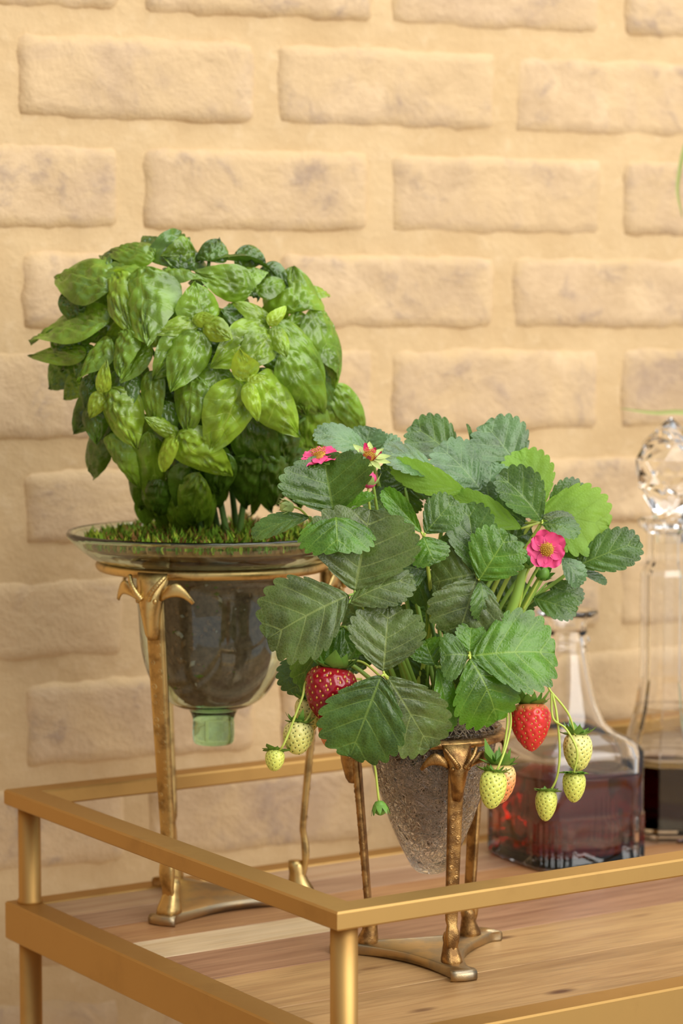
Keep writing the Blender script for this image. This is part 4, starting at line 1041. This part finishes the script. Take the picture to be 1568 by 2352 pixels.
        vs, fs = tube([PT(*p) for p in stem]+[c-ax*(R*.85)], (.0009, .0008), 8, 20); mk('flower_stem', vs, fs, M['stem_yellow'], t, org)
    bud(872, 1854, -76, 17, (.15, -.2, -1), [(900, 1600, -60), (852, 1700, -74), (862, 1770, -76), (868, 1825, -76)], mt='sepal', label='green bud hanging beside the glass cone')
    bud(847, 1104, -30, 19, (.1, -.25, 1), [(900, 1450, -10), (860, 1250, -26), (848, 1160, -30)], pink=True, mt='sepal_pale', label='half-open pink bud')
    bud(660, 1165, -40, 16, (-.8, -.2, -.1), [(760, 1260, -20), (700, 1180, -36)], mt='sepal_pale', label='pale green bud at left')
    bud(1214, 1290, -20, 16, (-.3, -.5, .8), [(1190, 1400, -10), (1205, 1330, -18)], mt='sepal', label='green bud under the pink flower')
    bud(1245, 1318, -14, 17, (.2, -.6, .4), [(1200, 1400, -8), (1230, 1345, -12)], mt='sepal', label='green bud at lower right of the pink flower')
    # flowers
    def flower(px, py, off, rpx, axis, stem, npet, pm, spent=False, label=None, cup=.25, seed=1):
        c = PT(px, py, off); R = rpx/ppm(c.y); ax = Vector(axis).normalized(); rs = random.Random(seed)
        x = ax.orthogonal().normalized(); y = ax.cross(x)
        b = MB(); pr = [(.36, -.06), (.34, .06), (.26, .16), (.13, .22), (.01, .24)]
        rings = [[c+x*(R*a*math.cos(q))+y*(R*a*math.sin(q))+ax*(R*z) for q in [2*math.pi*j/14 for j in range(14)]] for a, z in pr]
        b.add(*rings_mesh(rings))
        for i in range(46):
            a = i*2.4; rr = .36*math.sqrt((i+.5)/46); e = x*math.cos(a)+y*math.sin(a)
            p = c+e*(R*rr)+ax*(R*(.24-.5*rr*rr)); q = p+(ax+e*.5*rr)*(R*rs.uniform(.08, .2)); w = R*.035
            v, f = lathe([(0.0, -1.0), (.8, -.5), (1.0, 0), (.8, .5), (0.0, 1.0)], (0, 0, 0), 5)
            b.add([q+Vector(k)*w for k in v], f)
            b.add(*tube([p, q], w*.4, 4, 1, False))
        o = b.build('flower', M['stamen'], t, org, label=label)
        for i in range(npet):
            a = 2*math.pi*i/npet+rs.uniform(-.12, .12); e = x*math.cos(a)+y*math.sin(a); s = ax.cross(e)
            ly = 1-0.12*(i % 2); ps = R*(.82 if not spent else rs.uniform(.3, .55))*ly; v = []; n, m = 9, 8
            crz = rs.uniform(.05, .12)
            for k in range(n+1):
                q = k/n; ww = ps*.55*math.sin(math.pi*(.10+.78*q**.8))**.7
                for j in range(m+1):
                    g = -1+2*j/m
                    rr = R*.18+ps*q*(1-.06*g*g*q)
                    hz = ps*(cup*q*q-.10*q+(.10*g*g*(1-q*.5))+crz*math.sin(4*g+6*q+i)*q)+(i % 2)*R*.05
                    if spent: hz += ps*.9*q*q+ps*.3*math.sin(5*q+i)
                    v.append(c+e*rr+s*(ww*g*(.75 if spent else 1))+ax*hz)
            f = [(k*(m+1)+j, k*(m+1)+j+1, (k+1)*(m+1)+j+1, (k+1)*(m+1)+j) for k in range(n) for j in range(m)]
            mk('petal', v, f, M[pm], o, org)
        cb = MB(); sepals(cb, c-ax*(R*.08), -ax*1.0, R, 10, R*(.75 if not spent else 1.0), .2, rs, .22)
        cb.build('calyx', M['sepal_pale' if spent else 'sepal'], o, org)
        vs, fs = tube([PT(*p) for p in stem]+[c-ax*(R*.1)], (.0012, .0010), 8, 20); mk('flower_stem', vs, fs, M['stem'], t, org)
    flower(1256, 1262, -34, 47, (-.15, -1, .12), [(1150, 1480, 0), (1215, 1340, -16), (1250, 1280, -24)], 9, 'petal', label='open pink flower with ochre centre', seed=4)
    flower(733, 1048, -44, 46, (-.2, -.45, 1), [(880, 1400, -10), (770, 1180, -30), (740, 1080, -42)], 8, 'petal', label='pink flower seen from the side behind a leaf', cup=.1, seed=5)
    flower(848, 1048, -26, 40, (.1, -.7, .8), [(900, 1400, 0), (870, 1200, -10), (852, 1085, -24)], 5, 'petal_dark', True, label='withered magenta flower with pale sepals', seed=6)
strawberry()

# ------------------------------------------------------------------ decanters
def sq_ring(cx, cy, z, a, n, rot, N=64, flute=0.0):
    r = []
    for j in range(N):
        q = 2*math.pi*j/N; c, s = math.cos(q), math.sin(q)
        x = math.copysign(abs(c)**(2/n), c)*a; y = math.copysign(abs(s)**(2/n), s)*a
        if flute: k = 1-flute*abs(math.sin(q*14)); x *= k; y *= k
        r.append((cx+x*math.cos(rot)-y*math.sin(rot), cy+x*math.sin(rot)+y*math.cos(rot), z))
    return r
def decanters():
    Y = 2.085; c = P(1298, 1975, Y); cx, cy = c.x, c.y; rot = CA-0.10
    t = thing('square_decanter', (cx, cy, TRAY), 'open square crystal decanter half full of amber spirit behind the strawberries', 'decanter'); org = t.location
    s = 1/2705
    def z(py): return TRAY+(1972-py)*s
    a = 0.0535
    out = [(z(1972), a*.90, 5), (z(1969), a*.965, 6), (z(1960), a, 6), (z(1860), a, 6), (z(1850), a*.985, 6), (z(1720), a*.985, 6), (z(1706), a*.955, 5), (z(1692), a*.86, 4), (z(1680), a*.70, 3.2), (z(1660), a*.58, 2.6), (z(1620), a*.49, 2.2),
           (z(1560), a*.40, 2), (z(1500), a*.325, 2), (z(1482), a*.315, 2), (z(1474), a*.36, 2), (z(1466), a*.36, 2), (z(1459), a*.31, 2), (z(1430), a*.32, 2), (z(1418), a*.40, 2), (z(1411), a*.475, 2), (z(1406), a*.485, 2), (z(1402), a*.465, 2), (z(1401), a*.42, 2)]
    inn = [(z(1403), a*.34, 2), (z(1425), a*.24, 2), (z(1460), a*.22, 2), (z(1500), a*.24, 2), (z(1560), a*.32, 2), (z(1620), a*.41, 2.2), (z(1660), a*.50, 2.6), (z(1684), a*.62, 3.2), (z(1700), a*.78, 4), (z(1716), a*.855, 5), (z(1735), a*.875, 6), (z(1925), a*.875, 6), (z(1946), a*.85, 5), (z(1955), a*.74, 4)]
    N = 112
    rings = [sq_ring(cx, cy, zz, aa, n, rot, N, 0.018 if z(1962) < zz < z(1856) or False else 0) for (zz, aa, n) in out]
    # flutes cut in the lower body
    fl = [sq_ring(cx, cy, z(py), a*k, 6, rot, N, f) for (py, k, f) in ((1962, 1, .0), (1956, 1, .06), (1868, 1, .06), (1860, 1, .0))]
    rings = rings[:2]+fl+rings[4:]
    rings += [sq_ring(cx, cy, zz, aa, n, rot, N) for (zz, aa, n) in inn]
    vs, fs = rings_mesh(rings)
    mk('body', vs, fs, M['glass'], t, org)
    lq = [(z(1954.5), a*.745, 4), (z(1946), a*.855, 5), (z(1925), a*.88, 6), (z(1775), a*.88, 6), (z(1768), a*.88, 6)]
    vs, fs = rings_mesh([sq_ring(cx, cy, zz, aa, n, rot, 64) for (zz, aa, n) in lq])
    mk('spirit', vs, fs, M['amber'], t, org, label='dark amber spirit')
    # tall decanter with faceted stopper
    Y = 2.17; c = P(1530, 1930, Y); cx, cy = c.x, c.y; s = Y/F_PX
    def z(py): return P(1530, py, Y).z
    t = thing('tall_decanter', (cx, cy, TRAY), 'tall clear crystal decanter with faceted stopper and near-black liqueur at right edge', 'decanter'); org = t.location
    N = 10
    def rr(py, rpx, off=0): return [(cx+rpx*s*math.cos(2*math.pi*(j+off)/N), cy+rpx*s*math.sin(2*math.pi*(j+off)/N), z(py)) for j in range(N)]
    def zfix(r, zz): return [(p[0], p[1], zz) for p in r]
    zb = TRAY
    out = [zfix(rr(1930, 92), zb), zfix(rr(1930, 100), zb+.003), rr(1900, 104), rr(1730, 104), rr(1690, 96), rr(1620, 76), rr(1560, 66), rr(1320, 66), rr(1305, 60), rr(1290, 52), rr(1225, 52), rr(1208, 72), rr(1194, 74), rr(1188, 66)]
    inn = [rr(1188, 46), rr(1215, 40), rr(1290, 40), rr(1320, 52), rr(1560, 53), rr(1625, 62), rr(1695, 80), rr(1735, 88), rr(1890, 88), zfix(rr(1900, 80), zb+.014)]
    vs, fs = rings_mesh(out+inn); mk('body', vs, fs, M['glass'], t, org, smooth=False)
    vs, fs = rings_mesh([zfix(rr(1900, 80.5), zb+.0145), rr(1885, 88.5), rr(1752, 88.5), rr(1750, 88.5)]); mk('liqueur', vs, fs, M['dark_liquor'], t, org, smooth=False, label='near-black liqueur')
    st = [rr(1245, 33), rr(1190, 38), rr(1180, 40), rr(1168, 46, .5), rr(1120, 72), rr(1090, 80, .5), rr(1055, 80), rr(1018, 66, .5), rr(985, 34), rr(958, 3, .5)]
    vs = [p for r in st for p in r]; fs = [tuple(range(N))[::-1], tuple((len(st)-1)*N+j for j in range(N))]
    for i in range(len(st)-1):
        for j in range(N):
            a0 = i*N+j; b0 = i*N+(j+1) % N
            fs += [(a0, b0, b0+N), (a0, b0+N, a0+N)]
    mk('stopper', vs, fs, M['glass'], t, org, smooth=False, label='egg-shaped faceted crystal stopper')
decanters()
# pale leaf tips of a potted plant that stands just outside the frame by the wall
def outside_plant():
    Y = 2.22; c = P(1700, 1000, Y)
    t = thing('arching_plant', (c.x, c.y, TRAY), 'pale green arching blade leaves reaching in from the right edge before the wall', 'plant'); org = t.location
    m = m_plain('pale_blade', (0.36, 0.38, 0.12), 0.5, 0.3, 0.2, 40)
    vs, fs = lathe([(0.0, 0.0), (.026, 0.0), (.034, .055), (.036, .058), (.034, .060), (.030, .056), (0.0, .052)], (c.x, c.y, TRAY), 40)
    mk('pot', vs, fs, M['plaster'], t, org)
    for pts in ([(1690, 1900), (1690, 1200), (1660, 600), (1590, 330), (1556, 420), (1566, 500)], [(1705, 1900), (1720, 1300), (1690, 1000), (1580, 950), (1500, 948), (1425, 938)],
                [(1700, 1900), (1730, 1100), (1790, 700), (1850, 800)]):
        path = catmull([P(x, y, Y+.0006*(i-2)) for i, (x, y) in enumerate(pts)], 30); v = []; f = []
        for i, p in enumerate(path):
            k = i/30; d = (path[min(i+1, 30)]-path[max(i-1, 0)]).normalized(); s_ = d.cross(Vector((0, -1, .3))).normalized(); w = .0026*math.sin(math.pi*(.12+.86*k))**.8
            v += [p-s_*w, p+Vector((0, .0008, 0)), p+s_*w]
        for i in range(30): a = i*3; f += [(a, a+1, a+4, a+3), (a+1, a+2, a+5, a+4)]
        mk('blade', v, f, m, t, org)
outside_plant()
